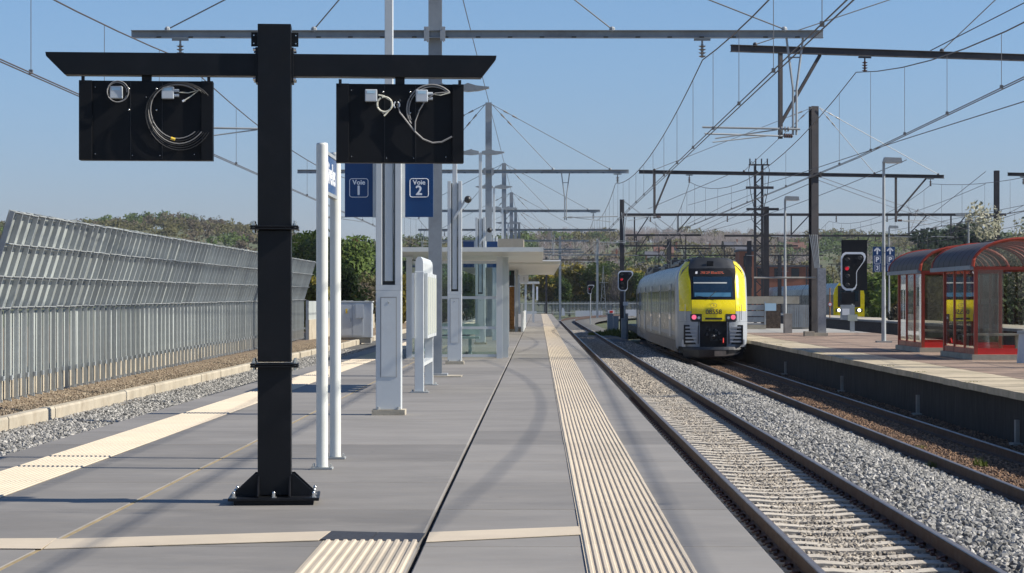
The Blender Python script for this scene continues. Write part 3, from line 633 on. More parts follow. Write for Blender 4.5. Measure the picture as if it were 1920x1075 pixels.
def line(label, sup, zm_sag=.66, step=5.2, double=True, r=.012):
    """sup: list of (X, D, z messenger, z contact)"""
    a = sup[1]; root = empty('overhead_line', (a[0], a[1], a[3]), label, 'overhead wire', 'overhead contact lines')
    ms = []; cs = []
    for (p, q) in zip(sup[:-1], sup[1:]):
        n = 14; L = q[1]-p[1]
        for i in range(n):
            t = i/n; ms.append((p[0]+(q[0]-p[0])*t, p[1]+L*t, p[2]+(q[2]-p[2])*t - 4*zm_sag*(L/50)**1.2*t*(1-t)))
            cs.append((p[0]+(q[0]-p[0])*t, p[1]+L*t, p[3]+(q[3]-p[3])*t))
        nd = int(L/step)
        for i in range(nd):
            t = (i+.5)/nd; x = p[0]+(q[0]-p[0])*t; y = p[1]+L*t; z1 = p[2]+(q[2]-p[2])*t - 4*zm_sag*(L/50)**1.2*t*(1-t); z0 = p[3]+(q[3]-p[3])*t
            if y > 8 and y < 240:
                MB().tube((x, y, z0), (x, y, z1), .0055 if y < 100 else .007, 5).cbox(x, y, z0+.03, .05, .05, .06).build('dropper', M['wiregrey'], root)
    ms.append((sup[-1][0], sup[-1][1], sup[-1][2])); cs.append((sup[-1][0], sup[-1][1], sup[-1][3]))
    MB().path(ms, r, 6).build('messenger_wire', M['wire'], root)
    if double:
        for s in (-.035, .035): MB().path([(x+s, y, z) for x, y, z in cs], .0095, 6).build('contact_wire', M['wire'], root)
    else: MB().path(cs, r, 6).build('contact_wire', M['wire'], root)
    return root
line('overhead wires above the track beside the new platform', [(3.3,-3,6.2,4.62),(3.2,44.8,6.18,4.62),(3.1,92.6,6.18,4.62),(3.2,133.7,6.18,4.6),(3.1,170,6.18,4.6),(3.2,201,6.18,4.6),(3.3,236,6.2,4.6),(5.2,285,6.2,4.6)])
line('overhead wires above the left track by the noise barrier', [(-7,-3,6.2,4.6),(-6.97,44.8,6.2,4.6),(-6.9,92.6,6.2,4.6),(-7,133.7,6.2,4.6),(-6.9,170,6.2,4.6),(-6.9,201,6.2,4.6),(-6.9,236,6.2,4.6)], .55)
line('overhead wires above the dark track and the yellow train', [(7.2,3,7.1,4.93),(7.75,56,7.05,4.95),(7.0,106.3,6.95,4.9),(8.0,158,6.9,4.9),(12,209,6.9,4.9),(17.5,252,6.9,4.9),(27,306,6.9,4.9)], 1.25)
line('overhead wires behind the old platform above its far track', [(18.4,56,7.0,4.9),(18.7,109,7.0,4.9),(20.0,158,6.9,4.9),(21.9,210,6.9,4.9),(24,252,6.9,4.9)], .8)
line('far right overhead wires above the second train', [(24.5,60,6.9,4.9),(24.3,108,6.9,4.9),(27.9,158,6.9,4.9),(29.4,211,6.9,4.9),(30,252,6.9,4.9)], .8)
def cable(label, pts, r=.011, m='wire', sag=0):
    a, b_ = Vector(pts[0]), Vector(pts[-1])
    if len(pts) == 2: pts = [a.lerp(b_, t/12) - Vector((0,0,4*sag*(t/12)*(1-t/12))) for t in range(13)]
    q = MB().path(pts, r, 6); o = q.build('line_cable', M[m], label=label, cat='cable', group='single overhead cables'); return o
cable('earth wire running from mast top to mast top over the platform', [(-2.02,-3,9.5),(-2.02,44.8,9.5),(-2.02,92.6,9.5),(-2.02,133.7,9.5),(-2.02,170,9.5),(-2.02,236,9.5)], .012)
cable('feeder wire slanting down from the right edge under the dark beams', [P(1960,178,52), P(1700,260,70), P(1470,335,100), P(1290,385,150)], .013)
cable('wire crossing the sky top right above the dark beam', [P(1990,-30,48), P(1745,95,56.5)], .012)
cable('long slanting wire from the third row toward the near bracket', [P(1380,322,108), P(1215,392,150)], .014)
cable('second slanting wire from the mid gantry to the distant portals', [P(1700,300,90), P(1290,440,190)], .014, sag=.4)
cable('cross wire from the old platform mast to the portal behind', [P(1532,330,108), P(1760,410,158)], .014)
cable('cross wire left from the old platform mast down to the train', [P(1517,345,108), P(1320,432,200)], .016)
cable('slack wire between the far portals over the second train', [P(1540,440,209), P(1848,345,160)], .016, sag=.5)
cable('slack feeder above the red shelters', [P(1590,465,210), P(1925,395,120)], .014, sag=.5)
cable('low wire from the far right mast down past the trees', [P(1848,322,162), P(1700,440,230)], .02)
cable('guy wire from the left dark mast top to the near track', [P(1168,376,155), P(1262,447,209)], .02)
cable('looping jumper wire left of the far lamp posts', [P(1700,385,158), P(1712,405,156), P(1722,392,156), P(1708,430,154)], .018)
cable('high diagonal wire from the dark mast toward the far right mast', [P(1534,338,108), P(1690,395,140), P(1846,440,162)], .013)
cable('near horizontal wire above the signal toward the blossom tree', [P(1560,452,215), P(1700,428,190), P(1925,384,140)], .016)
cable('second near horizontal wire above the red shelters', [P(1590,470,200), P(1760,452,175), P(1930,420,140)], .015)
cable('wire rising from the train roof to the lattice mast top', [P(1290,420,165), P(1360,385,166), P(1416,362,166)], .015)
cable('parallel wire just below it toward the lattice mast', [P(1300,432,165), P(1370,400,166), P(1416,378,166)], .015)
cable('thin wire from the middle portal down toward the train roof', [P(1225,403,158), P(1340,470,252)], .02, sag=.3)
# ================================================================== DOUBLE BLACK DISPLAY STAND (seen from the unfinished back)
bs = empty('display_stand', (-1.955, 17.0, 0), 'tall black post with cross beam carrying two blank black panels with loose cables', 'display stand', rz=R(4.5))
def bb(q, name, m=None, bevel=.004, par=None, smooth=False): return q.build(name, m or M['black'], par or bs, smooth, local=True, bevel=bevel)
bb(MB().cbox(0,0,.535,.245,.245,.95), 'post_section'); bb(MB().cbox(0,0,1.525,.245,.245,.97), 'post_section'); bb(MB().cbox(0,0,2.785,.245,.245,1.49), 'post_section')
for z in (1.015, 2.03):
    f = bb(MB().cbox(0,0,z-.0085,.35,.35,.013).cbox(0,0,z+.0085,.35,.35,.013), 'flange', bevel=.002)
    q = MB()
    for s in (-1,1):
        for yy in (-.13,-.04,.05,.13): q.tube((s*.15,yy,z-.035),(s*.15,yy,z+.05),.009,8).tube((s*.15,yy,z+.016),(s*.15,yy,z+.03),.016,6)
    bb(q, 'flange_bolt', M['bolt'], 0, f, True)
bp = bb(MB().cbox(0,0,.0425,.66,.60,.022), 'base_plate', bevel=.003)
bb(MB().cbox(0,0,.015,.58,.52,.03), 'grout_bed', M['black'])
for s in (-1,1):
    for yy in (-.115,.115): bb(MB().prism([(s*.123,.055),(s*.30,.055),(s*.30,.07),(s*.145,.215),(s*.123,.215)], yy-.006, yy+.006), 'gusset', bevel=.001)
    for xx in (-.115,.115): bb(MB().prism([(s*.123,.055),(s*.27,.055),(s*.27,.07),(s*.135,.2),(s*.123,.2)], xx-.006, xx+.006, 'yz'), 'gusset', bevel=.001)
for (x, y) in ((-.29,-.26),(0,-.26),(.29,-.26),(-.29,0),(.29,0),(-.29,.26),(0,.26),(.29,.26)):
    bb(MB().tube((x,y,.05),(x,y,.085),.013,8).sphere((x,y,.086),.013,8,5,(1,1,1.2)).tube((x,y,.05),(x,y,.062),.021,6), 'anchor_bolt', M['bolt'], 0, None, True)
bb(MB().prism([(-1.67,3.315),(-.124,3.315),(-.124,3.15),(-1.53,3.15),(-1.665,3.285)], -.075, .075), 'cross_beam', bevel=.003)
bb(MB().prism([(.124,3.315),(1.642,3.315),(1.636,3.285),(1.53,3.15),(.124,3.15)], -.075, .075), 'cross_beam', bevel=.003)
for s in (-1,1):
    bb(MB().box(min(s*.1225,s*.14),max(s*.1225,s*.14),-.1,.1,3.10,3.36), 'beam_plate', bevel=.001)
    q = MB()
    for z in (3.125, 3.345):
        for y in (-.08,.08): q.tube((s*.14,y,z),(s*.158,y,z),.012,6)
    bb(q, 'beam_bolt', M['bolt'], 0, None, True)
    tb = bb(MB().cbox(s*.148,-.02,3.425,.052,.008,.105), 'bracket_plate', bevel=0)
    bb(MB().tube((s*.155,-.026,3.395),(s*.155,-.023,3.395),.005,8).tube((s*.155,-.026,3.455),(s*.155,-.023,3.455),.005,8), 'plate_hole', M['bolt'], 0, tb)
def panel(cx, w_, zt, zb, side):
    p = bb(MB().box(cx-w_/2, cx+w_/2, -.045, .06, zb, zt), 'display_panel', M['blackpanel'], .003)
    y = -.046
    bb(MB().box(cx-.035, cx+.035, -.03, .03, zt-.005, 3.16), 'hanger_neck')
    bb(MB().box(cx-w_/2, cx-w_/2+.095, y-.022, y, zb+.0, zt+.0), 'side_rail', M['blackpanel'], .002, p)
    bb(MB().box(cx+w_/2-.085, cx+w_/2, y-.022, y, zb, zt), 'side_rail', M['blackpanel'], .002, p)
    bb(MB().box(cx-.115, cx-.112, y-.003, y, zb+.01, zt-.01).box(cx+.115, cx+.118, y-.003, y, zb+.01, zt-.01), 'panel_seam', M['cableblack'], 0, p)
    for s in (-1,1): bb(MB().cbox(cx+s*(w_/2-.03), y-.014, zt+.008, .022, .03, .045), 'lifting_lug', M['black'], 0, p)
    q = MB()
    for (dx, dz) in ((-.115, -.1),(.0+.085-.05*0,-.1),(-.115,-.255),(.085,-.255)):
        q.sphere((cx+dx-.01, y-.006, zt+dz+.04), .009, 8, 5)
    for (dx, dz) in ((-w_*.38,-w_*.05),(w_*.36,-.06),(-w_*.38,-.54),(w_*.36,-.54),(-.1,-.55),(.1,-.55),(.0,-.12)): q.sphere((cx+dx, y-.004, zt+dz), .0045, 6, 4)
    bb(q, 'panel_screw', M['bolt'], 0, p, True)
    for dx in (-.215, .16):
        j = bb(MB().box(cx+dx-.045, cx+dx+.045, y-.055, y-.002, zt-.135, zt-.045), 'junction_box', M['boxgrey'], .006, p)
        if dx > 0: bb(MB().tube((cx+dx+.045,y-.03,zt-.073),(cx+dx+.082,y-.03,zt-.073),.012,8).tube((cx+dx+.045,y-.03,zt-.108),(cx+dx+.082,y-.03,zt-.108),.012,8), 'cable_gland', M['boxgrey'], 0, j, True)
        bb(MB().box(cx+dx-.03, cx+dx+.03, y-.056, y-.0552, zt-.075, zt-.055), 'box_label', M['lblue'], 0, j)
    return p, y
pl_, y = panel(-.94, .975, 3.11, 2.525, 0)
zt = 3.11; cx = -.94
bb(MB().ring((cx-.205,y-.06,zt-.09), .072, .004, a1=340).ring((cx-.2,y-.064,zt-.085), .078, .004, a0=30, a1=400), 'cable_coil', M['cablegrey'], 0, pl_, True)
q = MB()
for i in range(5): q.ring((cx+.235+i*.004, y-.02-.011*i, zt-.235-.006*i), .205+.011*i, .004, n=28, a0=52-4*i, a1=318+3*i, wob=.02)
bb(q, 'cable_coil', M['cableblack'], 0, pl_, True)
q = MB(); q.ring((cx+.24, y-.035, zt-.235), .222, .0045, n=28, a0=45, a1=320, wob=.03); q.ring((cx+.235, y-.06, zt-.225), .198, .004, n=28, a0=48, a1=310, wob=.02)
bb(q, 'cable_coil', M['cablegrey'], 0, pl_, True)
bb(MB().path([(cx+.24,y-.03,zt-.085),(cx+.31,y-.04,zt-.09),(cx+.39,y-.05,zt-.07),(cx+.33,y-.05,zt-.115),(cx+.285,y-.055,zt-.145)], .0045), 'cable_end', M['cablewhite'], 0, pl_, True)
bb(MB().tube((cx+.285,y-.055,zt-.145),(cx+.268,y-.055,zt-.155),.008,8), 'cable_tip', M['signwhite'], 0, pl_)
bb(MB().tube((cx+.185,y-.062,zt-.425),(cx+.215,y-.062,zt-.435),.011,8), 'cable_tag', M['yellowtag'], 0, pl_)
pr_, y = panel(.925, .945, 3.10, 2.515, 1)
zt = 3.10; cx = .925
bb(MB().ring((cx-.115,y-.04,zt-.155), .055, .0075, n=24, a0=120, a1=470).path([(cx-.16,y-.03,zt-.085),(cx-.12,y-.035,zt-.092),(cx-.08,y-.04,zt-.12)], .0065).path([(cx-.075,y-.04,zt-.19),(cx-.105,y-.04,zt-.225),(cx-.12,y-.045,zt-.24)], .007), 'cable_coil', M['cablewhite'], 0, pr_, True)
q = MB().ring((cx+.235,y-.03,zt-.19), .185, .006, n=26, a0=45, a1=215).ring((cx+.24,y-.028,zt-.195), .175, .005, n=26, a0=50, a1=205)
q.path([(cx-.02,y-.02,zt-.15),(cx+.0,y-.03,zt-.215),(cx+.05,y-.03,zt-.28),(cx+.11,y-.03,zt-.355),(cx+.17,y-.03,zt-.41),(cx+.24,y-.03,zt-.437),(cx+.31,y-.03,zt-.43),(cx+.385,y-.03,zt-.39)], .0075)
q.path([(cx+.11,y-.035,zt-.35),(cx+.112,y-.035,zt-.28),(cx+.14,y-.035,zt-.2),(cx+.19,y-.045,zt-.12),(cx+.26,y-.045,zt-.07),(cx+.37,y-.035,zt-.06)], .005)
bb(q, 'cable_loop', M['cablegrey'], 0, pr_, True)
bb(MB().path([(cx+.24,y-.03,zt-.075),(cx+.3,y-.04,zt-.085),(cx+.37,y-.04,zt-.065)], .0045), 'cable_end', M['cablewhite'], 0, pr_, True)
bb(MB().ring((cx-.025,y-.004,zt-.155), .022, .006, n=14, a0=110, a1=250).ring((cx-.025,y-.004,zt-.155), .022, .006, n=14, a0=-70, a1=70), 'cable_grommet', M['signwhite'], 0, pr_, True)

# ================================================================== STATION NAME SIGN
ns = empty('station_sign', (-1.915, 20.9, 0), 'blue station name sign on two white round posts, seen edge-on', 'station sign')
for y in (20.28, 21.6):
    p_ = MB().tube((-1.915,y,.02),(-1.915,y,2.87),.052,20).tube((-1.915,y,2.87),(-1.915,y,2.884),.052,20,.046).build('post', M['offwhite'], ns, True)
    MB().cbox(-1.915,y,.01,.19,.15,.016).build('foot_plate', M['galv'], p_)
    q = MB()
    for sx in (-.075,.075):
        for sy in (-.05,.05): q.tube((-1.915+sx,y+sy,.018),(-1.915+sx,y+sy,.05),.008,8).tube((-1.915+sx,y+sy,.018),(-1.915+sx,y+sy,.03),.014,6)
    q.build('foot_bolt', M['bolt'], p_)
pn = MB().box(-1.915-.018,-1.915+.018,20.345,21.54,2.47,2.80).build('sign_panel', M['blue'], ns)
q = MB().box(-1.94,-1.89,20.335,21.545,2.80,2.83).box(-1.94,-1.89,20.335,21.545,2.44,2.47); q.build('sign_frame', M['galv'], pn)
text('lettering', 'Nivelles', .27, M['signwhite'], pn, (.0185, .04, 2.635), (R(90),0,R(90)), bold=.007, sx=1.02)

# ================================================================== LAMP COLUMNS
def column(label, D, signs=(), speaker=True):
    X = -1.95; r = empty('lamp_column', (X, D, 0), label, 'lamp column', 'tall white slotted lamp columns on the new platform')
    MB().cbox(X, D, .035, .43, .36, .07).build('column_footing', M['concrete'], r)
    MB().box(X-.165,X+.165,D-.12,D+.12,.07,1.62).build('column_base', M['white'], r, bevel=.008)
    dp = MB().box(X-.095,X+.095,D-.1265,D-.1215,.5,1.52).build('access_door', M['white'], r)
    MB().tube((X,D-.13,1.46),(X,D-.126,1.46),.016,10).build('door_lock', M['bolt'], dp)
    MB().box(X-.105,X-.097,D-.1235,D-.1205,.49,1.53).box(X+.097,X+.105,D-.1235,D-.1205,.49,1.53).box(X-.105,X+.105,D-.1235,D-.1205,1.525,1.535).build('door_gap', M['cablegrey'], r)
    MB().box(X-.165,X+.165,D-.12,D+.12,1.62,1.69).build('column_collar', M['white'], r)
    for s in (-1,1):
        a, c = sorted((s*.165, s*.085)); MB().box(X+a,X+c,D-.12,D+.12,1.69,4.25).build('column_flange', M['white'], r, bevel=.005)
        a, c = sorted((s*.083, s*.06)); MB().box(X+a,X+c,D-.02,D+.1,1.69,4.2).build('column_liner', M['galvd'], r)
    MB().box(X-.052,X+.052,D-.085,D+.085,1.74,6.42).build('lamp_pole', M['white'], r, bevel=.006)
    MB().box(X-.075,X+.075,D-.03,D+.03,1.69,1.74).build('pole_seat', M['cableblack'], r)
    q = MB()
    for s in (-1,1):
        for yy in (-.13,.13): q.tube((X+s*.13,D+yy,.07),(X+s*.13,D+yy,.11),.014,8)
    q.build('anchor_bolt', M['bolt'], r)
    for s in (-1,1):
        q = MB().prism([(X+s*.05,6.36),(X+s*.3,6.33),(X+s*.55,6.35),(X+s*.80,6.41),(X+s*.80,6.44),(X+s*.5,6.47),(X+s*.3,6.53),(X+s*.25,6.50),(X+s*.05,6.46)], D-.11, D+.11)
        q.build('lamp_head', M['galvd'], r)
    if speaker:
        a_ = MB().beam((X-.02,D-.14,3.35),(X+.24,D-.14,3.80),.05,.05).build('speaker_arm', M['white'], r)
        MB().sphere((X+.31,D-.16,3.82),.088,12,8,(1,1.2,1)).build('loudspeaker', M['cableblack'], a_, True)
    for (s, num) in signs:
        x0 = X+s*(.165+.045); x1 = x0+s*.365; a, c = sorted((x0, x1))
        a2, c2 = sorted((X+s*.166, x0)); MB().box(a2,c2,D-.03,D+.03,2.57,3.45).build('sign_bracket', M['white'], r)
        sp = MB().box(a,c,D-.028,D+.028,2.575,3.445).build('track_sign', M['blue'], r)
        cx = (a+c)/2-X; yy = -.0285; zc = 2.955
        q = MB()
        rr_ = .03; h = .12
        pts = []
        for (ccx, ccz, a0) in ((h-rr_, h-rr_, 0), (-h+rr_, h-rr_, 90), (-h+rr_, -h+rr_, 180), (h-rr_, -h+rr_, 270)):
            for t in range(5): an = R(a0+t*22.5); pts.append((X+cx+ccx+rr_*math.cos(an), D+yy-.001, zc+ccz+rr_*math.sin(an)))
        pts.append(pts[0]); q.path(pts, .0045, 6); q.build('sign_border', M['signwhite'], sp)
        text('lettering', 'Voie', .088, M['signwhite'], sp, (cx, yy, zc+.07), bold=.003); text('lettering', num, .17, M['signwhite'], sp, (cx-.003, yy, zc-.038), bold=.006)
    return r
column('nearest white slotted column carrying the blue track 1 and track 2 signs', 29.9, ((-1,'1'),(1,'2')), False)
column('second white slotted column with a small black speaker on an arm, no signs', 53.3)
column('third white slotted column behind the canopy, blue signs partly hidden', 76.7, ((-1,'1'),(1,'2')))
column('fourth white lamp column, mostly behind the canopies', 100.1)
column('fifth white lamp column, far along the platform', 123.5)
column('farthest white lamp column in the row', 146.9)

# ================================================================== TIMETABLE CASE
tc = empty('timetable_board', (-1.92, 38.4, 0), 'white timetable case with rounded top on two posts seen from its end', 'timetable board')
for y in (36.95, 40.2):
    MB().box(-1.995,-1.85,y-.06,y+.06,.02,1.95).build('post', M['white'], tc, bevel=.006)
    q = MB()
    for s in (-1,1): q.tube((-1.92+s*.11,y,.0),(-1.92+s*.11,y,.05),.014,8)
    q.cbox(-1.92,y,.01,.3,.2,.016).build('foot_plate', M['galv'], tc)
MB().box(-1.985,-1.86,36.9,40.26,1.9,2.09).prism([(-1.985,2.09),(-1.86,2.09),(-1.87,2.15),(-1.9,2.19),(-1.945,2.19),(-1.975,2.15)], 36.9, 40.26).build('header', M['white'], tc)
MB().box(-2.04,-2.0,36.85,40.3,.88,1.93).build('back_case', M['white'], tc)
MB().box(-1.99,-1.86,37.02,40.14,.42,.48).build('cross_rail', M['white'], tc)
for i in range(4):
    y0 = 36.98+i*.81
    f = MB().box(-1.85,-1.79,y0+.06,y0+.74,.87,1.93).build('poster_frame', M['white'], tc, bevel=.005)
    MB().box(-1.7895,-1.786,y0+.12,y0+.68,.93,1.87).build('notice_sheet', M['paper'], f)

# ================================================================== GLASS SHELTER with flat canopy
gs = empty('glass_shelter', (-2.2, 62, 0), 'glass waiting shelter with white frame and wide flat white canopy', 'shelter')
MB().prism([(57.0,2.70),(57.0,2.78),(74,2.78),(74,2.70),(62,2.62),(59,2.62)], -3.55, .06, 'yz').build('canopy', M['offwhite'], gs)
MB().box(-3.6,.12,56.95,57.0,2.69,2.80).box(.065,.12,57.0,74,2.69,2.80).build('canopy_fascia', M['offwhite'], gs)
for (x, y) in ((-1.0,58.5),(-.86,59.3),(-3.3,58.5),(-1.0,66),(-3.3,66),(-1.0,72),(-3.3,72)):
    MB().box(x-.075,x+.075,y-.05,y+.05,0,2.60).build('post', M['white'], gs)
for z in (.07,.78,1.55,2.45):
    MB().box(-3.22,-1.08,58.47,58.53,z-.035,z+.035).build('rail', M['white'], gs)
    MB().box(-1.03,-.97,59.4,65.95,z-.035,z+.035).build('rail', M['white'], gs)
    MB().box(-3.33,-3.27,58.55,65.95,z-.035,z+.035).build('rail', M['white'], gs)
for (z0, z1) in ((.105,.745),(.815,1.515),(1.585,2.415)):
    MB().box(-3.22,-1.08,58.495,58.505,z0,z1).build('pane', M['glass'], gs)
    MB().box(-1.005,-.995,59.4,65.9,z0,z1).build('pane', M['glass'], gs)
    MB().box(-3.305,-3.295,58.55,65.9,z0,z1).build('pane', M['glass'], gs)
MB().box(-3.0,-1.6,62,62.45,.44,.50).box(-3.0,-1.6,62.4,62.45,.55,.85).box(-2.8,-2.72,62.1,62.3,0,.44).box(-1.9,-1.82,62.1,62.3,0,.44).build('bench', M['white'], gs)
# small white number lamps under the canopy
for (x, y, s) in ((-2.35, 66, .32),):
    t_ = MB().cbox(x, y, 2.25, s, .08, s*.9).build('number_box', M['signwhite'], gs); text('digit', '2', .22, M['galvd'], t_, (x+2.2, 66-.042-62, 2.25))

# stair building with second canopy, chipboard front
sb = empty('stair_building', (-1.2, 105, 0), 'low stair building with chipboard panel, dark doorway and flat pale canopy', 'building')
MB().box(-3.6,.85,90,128,2.88,3.05).prism([(88.5,2.97),(90,2.97),(90,3.05),(88.5,3.01)], -1.35, .85, 'yz').build('canopy', M['offwhite'], sb)
MB().box(-1.78,-1.62,106.6,120,0,2.88).build('side_wall', M['concgrey'], sb)
MB().box(-1.6,-1.13,107.0,107.1,.12,2.1).build('chipboard_panel', M['osb'], sb)
MB().box(-1.6,-1.13,107.02,107.12,2.14,2.86).build('dark_transom', M['darkwin'], sb)
MB().box(-1.36,-1.34,106.96,106.99,0,1.0).box(-1.58,-1.56,106.96,106.99,0,.5).build('door_bar', M['tdark'], sb)
MB().box(-1.1,-.95,106.9,107.1,0,2.88).box(-.82,-.74,106.6,107.2,.0,1.3).build('white_post', M['white'], sb)
MB().box(-.78,-.70,107,127,0,.9).build('guard_wall', M['white'], sb)
MB().cbox(-1.42,106.5,2.72,.24,.05,.16).build('exit_sign', mat('exit sign green', (.01,.16,.11), .4), sb)
t_ = MB().cbox(-.68, 105.9, 2.45, .42, .08, .36).build('number_box', M['signwhite'], sb); text('digit', '1', .26, M['galvd'], t_, (-.68+1.2, 105.9-.042-105, 2.45))
MB().box(-1.5,-.55,84,87,2.90,3.73).build('roof_block', M['concrete'], sb)
MB().box(-1.7,-1.55,84.2,84.4,0,2.9).build('roof_block_post', M['white'], sb)
fs = empty('small_canopy', (-.8, 150, 0), 'small far white canopy on thin posts beyond the stair building', 'shelter')
MB().box(-1.2,.05,150,156,2.55,2.68).build('canopy', M['offwhite'], fs)
for x in (-.85,-.35): MB().box(x-.07,x+.07,150.2,150.4,0,2.55).build('post', M['white'], fs)
MB().cbox(-.1,150,1.9,.12,.1,.9).build('hanging_sign', M['signwhite'], fs)

# ================================================================== NOISE BARRIER on the left
def fx(D):
    pts = [(40,-10.95),(46.8,-11.05),(69,-11.35),(93,-11.6),(118,-12.0),(260,-12.6)]
    for (a, xa), (b_, xb) in zip(pts[:-1], pts[1:]):
        if D <= b_: return xa + (xb-xa)*(D-a)/(b_-a)
    return pts[-1][1]
nb = empty('noise_barrier', (-11, 44, -.6), 'galvanised noise barrier with upright lower posts and leaning upper panels', 'noise barrier')
low = MB(); hmast(low, 0, 0, 0, 1.9, .078, .10, .012); low = low.mesh('lower_post', M['galv'])
LEAN, UH = .60, 1.96
up = MB().beam((.0,0,1.9),(LEAN,0,1.9+UH),.10,.05,(0,1,0)).mesh('upper_post', M['galvd'])
hk = MB().box(-.06,.02,-.06,.06,-.04,.02).box(.02,.07,-.045,.045,-.04,-.01).tube((.06,-.02,-.03),(.06,-.02,.05),.012,6).mesh('post_foot', M['galvd'])
br = MB().box(.05,.10,-.05,.05,.42,.52).mesh('post_bracket', M['galvd'])
lsh = MB().box(-.10,-.085,.06,.74,.42,1.86).mesh('lower_sheet', M['sheet']); lcs = MB().box(-.12,-.09,.06,.74,.0,.40).mesh('lower_slab', M['concrete'])
nxt = .8
us = MB(); 
p0 = Vector((-.05,.03,1.92)); p1 = Vector((LEAN-.05,.03,1.92+UH)); qy = Vector((0,.74,0)); of = Vector((-.012,0,.004))
us.add([p0,p0+qy,p1+qy,p1,p0+of,p0+qy+of,p1+qy+of,p1+of],[(0,1,2,3),(7,6,5,4),(0,4,5,1),(1,5,6,2),(2,6,7,3),(3,7,4,0)]); us = us.mesh('upper_sheet', M['sheet'])
lg = MB()
lgs = []
for t in (.015, .34, .67, .985):
    lg = MB(); c = Vector((LEAN*t, .4, 1.9+UH*t)); lg.prism([(c.x,c.z-.045),(c.x+.012,c.z-.045),(c.x+.012,c.z-.008),(c.x+.075,c.z-.008),(c.x+.075,c.z+.01),(c.x,c.z+.01)], .04, .76); lgs.append(lg.mesh('ledge', M['galv']))
D = 45.4
while D < 117:
    x = fx(D)+11; L = Vector((x, D-44, .17*(D-45)/72))
    rz = math.atan2(-(fx(D+.8)-fx(D)), .8)
    for (nm, me) in (('lower_post',low),('upper_post',up),('post_foot',hk),('post_bracket',br),('lower_sheet',lsh),('lower_slab',lcs),('upper_sheet',us))+(tuple(('top_rail' if k == 3 else 'ledge', m_) for k, m_ in enumerate(lgs))):
        o = link(nm, me, nb, L + Vector((random.uniform(-.004,.004), 0, random.uniform(-.008,.008)))); o.rotation_euler = (0, random.uniform(-.004,.004), rz)
        if nm == 'upper_sheet': o.rotation_euler = (0, 0, rz + random.choice((0, 0, random.uniform(-.035,.035))))
    D += .8
# kerb units
kb = empty('concrete_kerb', (-9.8, 30, -.95), 'long row of cream concrete kerb units between ballast and earth strip', 'kerb')
km = MB().prism([(-.1,-.1),(.1,-.1),(.1,.26),(.075,.30),(-.1,.30)], -1.985, 1.985).mesh('kerb_unit', M['concrete'])
for i in range(45):
    o = link('kerb_unit', km, kb, (random.uniform(-.012,.012), 2+i*4.0, random.uniform(-.01,.01))); o.rotation_euler = (0, 0, random.uniform(-.002,.002))
# farther lower wall behind
nb2 = empty('low_noise_wall', (-12, 119, -.7), 'lower straight grey fence on a cream concrete plinth, continuing beyond the tall barrier', 'noise barrier')
cw = MB().box(-.1,.1,0,5.9,0,1.15).mesh('plinth', M['concrete']); pwl = MB().box(-.04,.04,.1,5.8,1.15,2.12).mesh('wall_panel', M['sheet']); pp = MB(); hmast(pp, 0, 0, 0, 2.16, .14, .12, .015); pp = pp.mesh('post', M['galv'])
for i in range(34):
    L = Vector((fx(119+i*6)+12, i*6, 0))
    for nm, me in (('plinth',cw),('wall_panel',pwl),('post',pp)): link(nm, me, nb2, L)
# grey cabinet
cb = empty('equipment_cabinet', (-9.9, 124, -.8), 'large pale grey equipment cabinet with two doors on a dark plinth by the barrier', 'cabinet')
X0, X1 = Xat(637,124), Xat(683,124)
MB().box(X0,X1+.38,124,125.3,-.55,1.36).build('housing', M['boxgrey'], cb, bevel=.015)
MB().box(X0-.05,X1+.43,123.95,125.35,1.36,1.42).build('cap', M['white'], cb)
MB().box(X0+.05,X1+.33,124.1,125.2,-.85,-.55).build('plinth', M['concgrey'], cb)
for (a, c) in ((X0+.04,X0+.66),(X0+.7,X1-.05)): 
    d_ = MB().box(a,c,123.965,123.998,-.45,1.28).build('door', M['boxgrey'], cb); MB().box(c-.08,c-.05,123.94,123.965,.3,.5).build('handle', M['galvd'], d_)
MB().box(X1-.45,X1-.02,123.9,123.965,.5,1.25).build('meter_box', M['boxgrey'], cb)
MB().box(X0+.32,X0+.42,123.955,123.964,.75,1.0).build('warning_label', M['yellowtag'], cb)

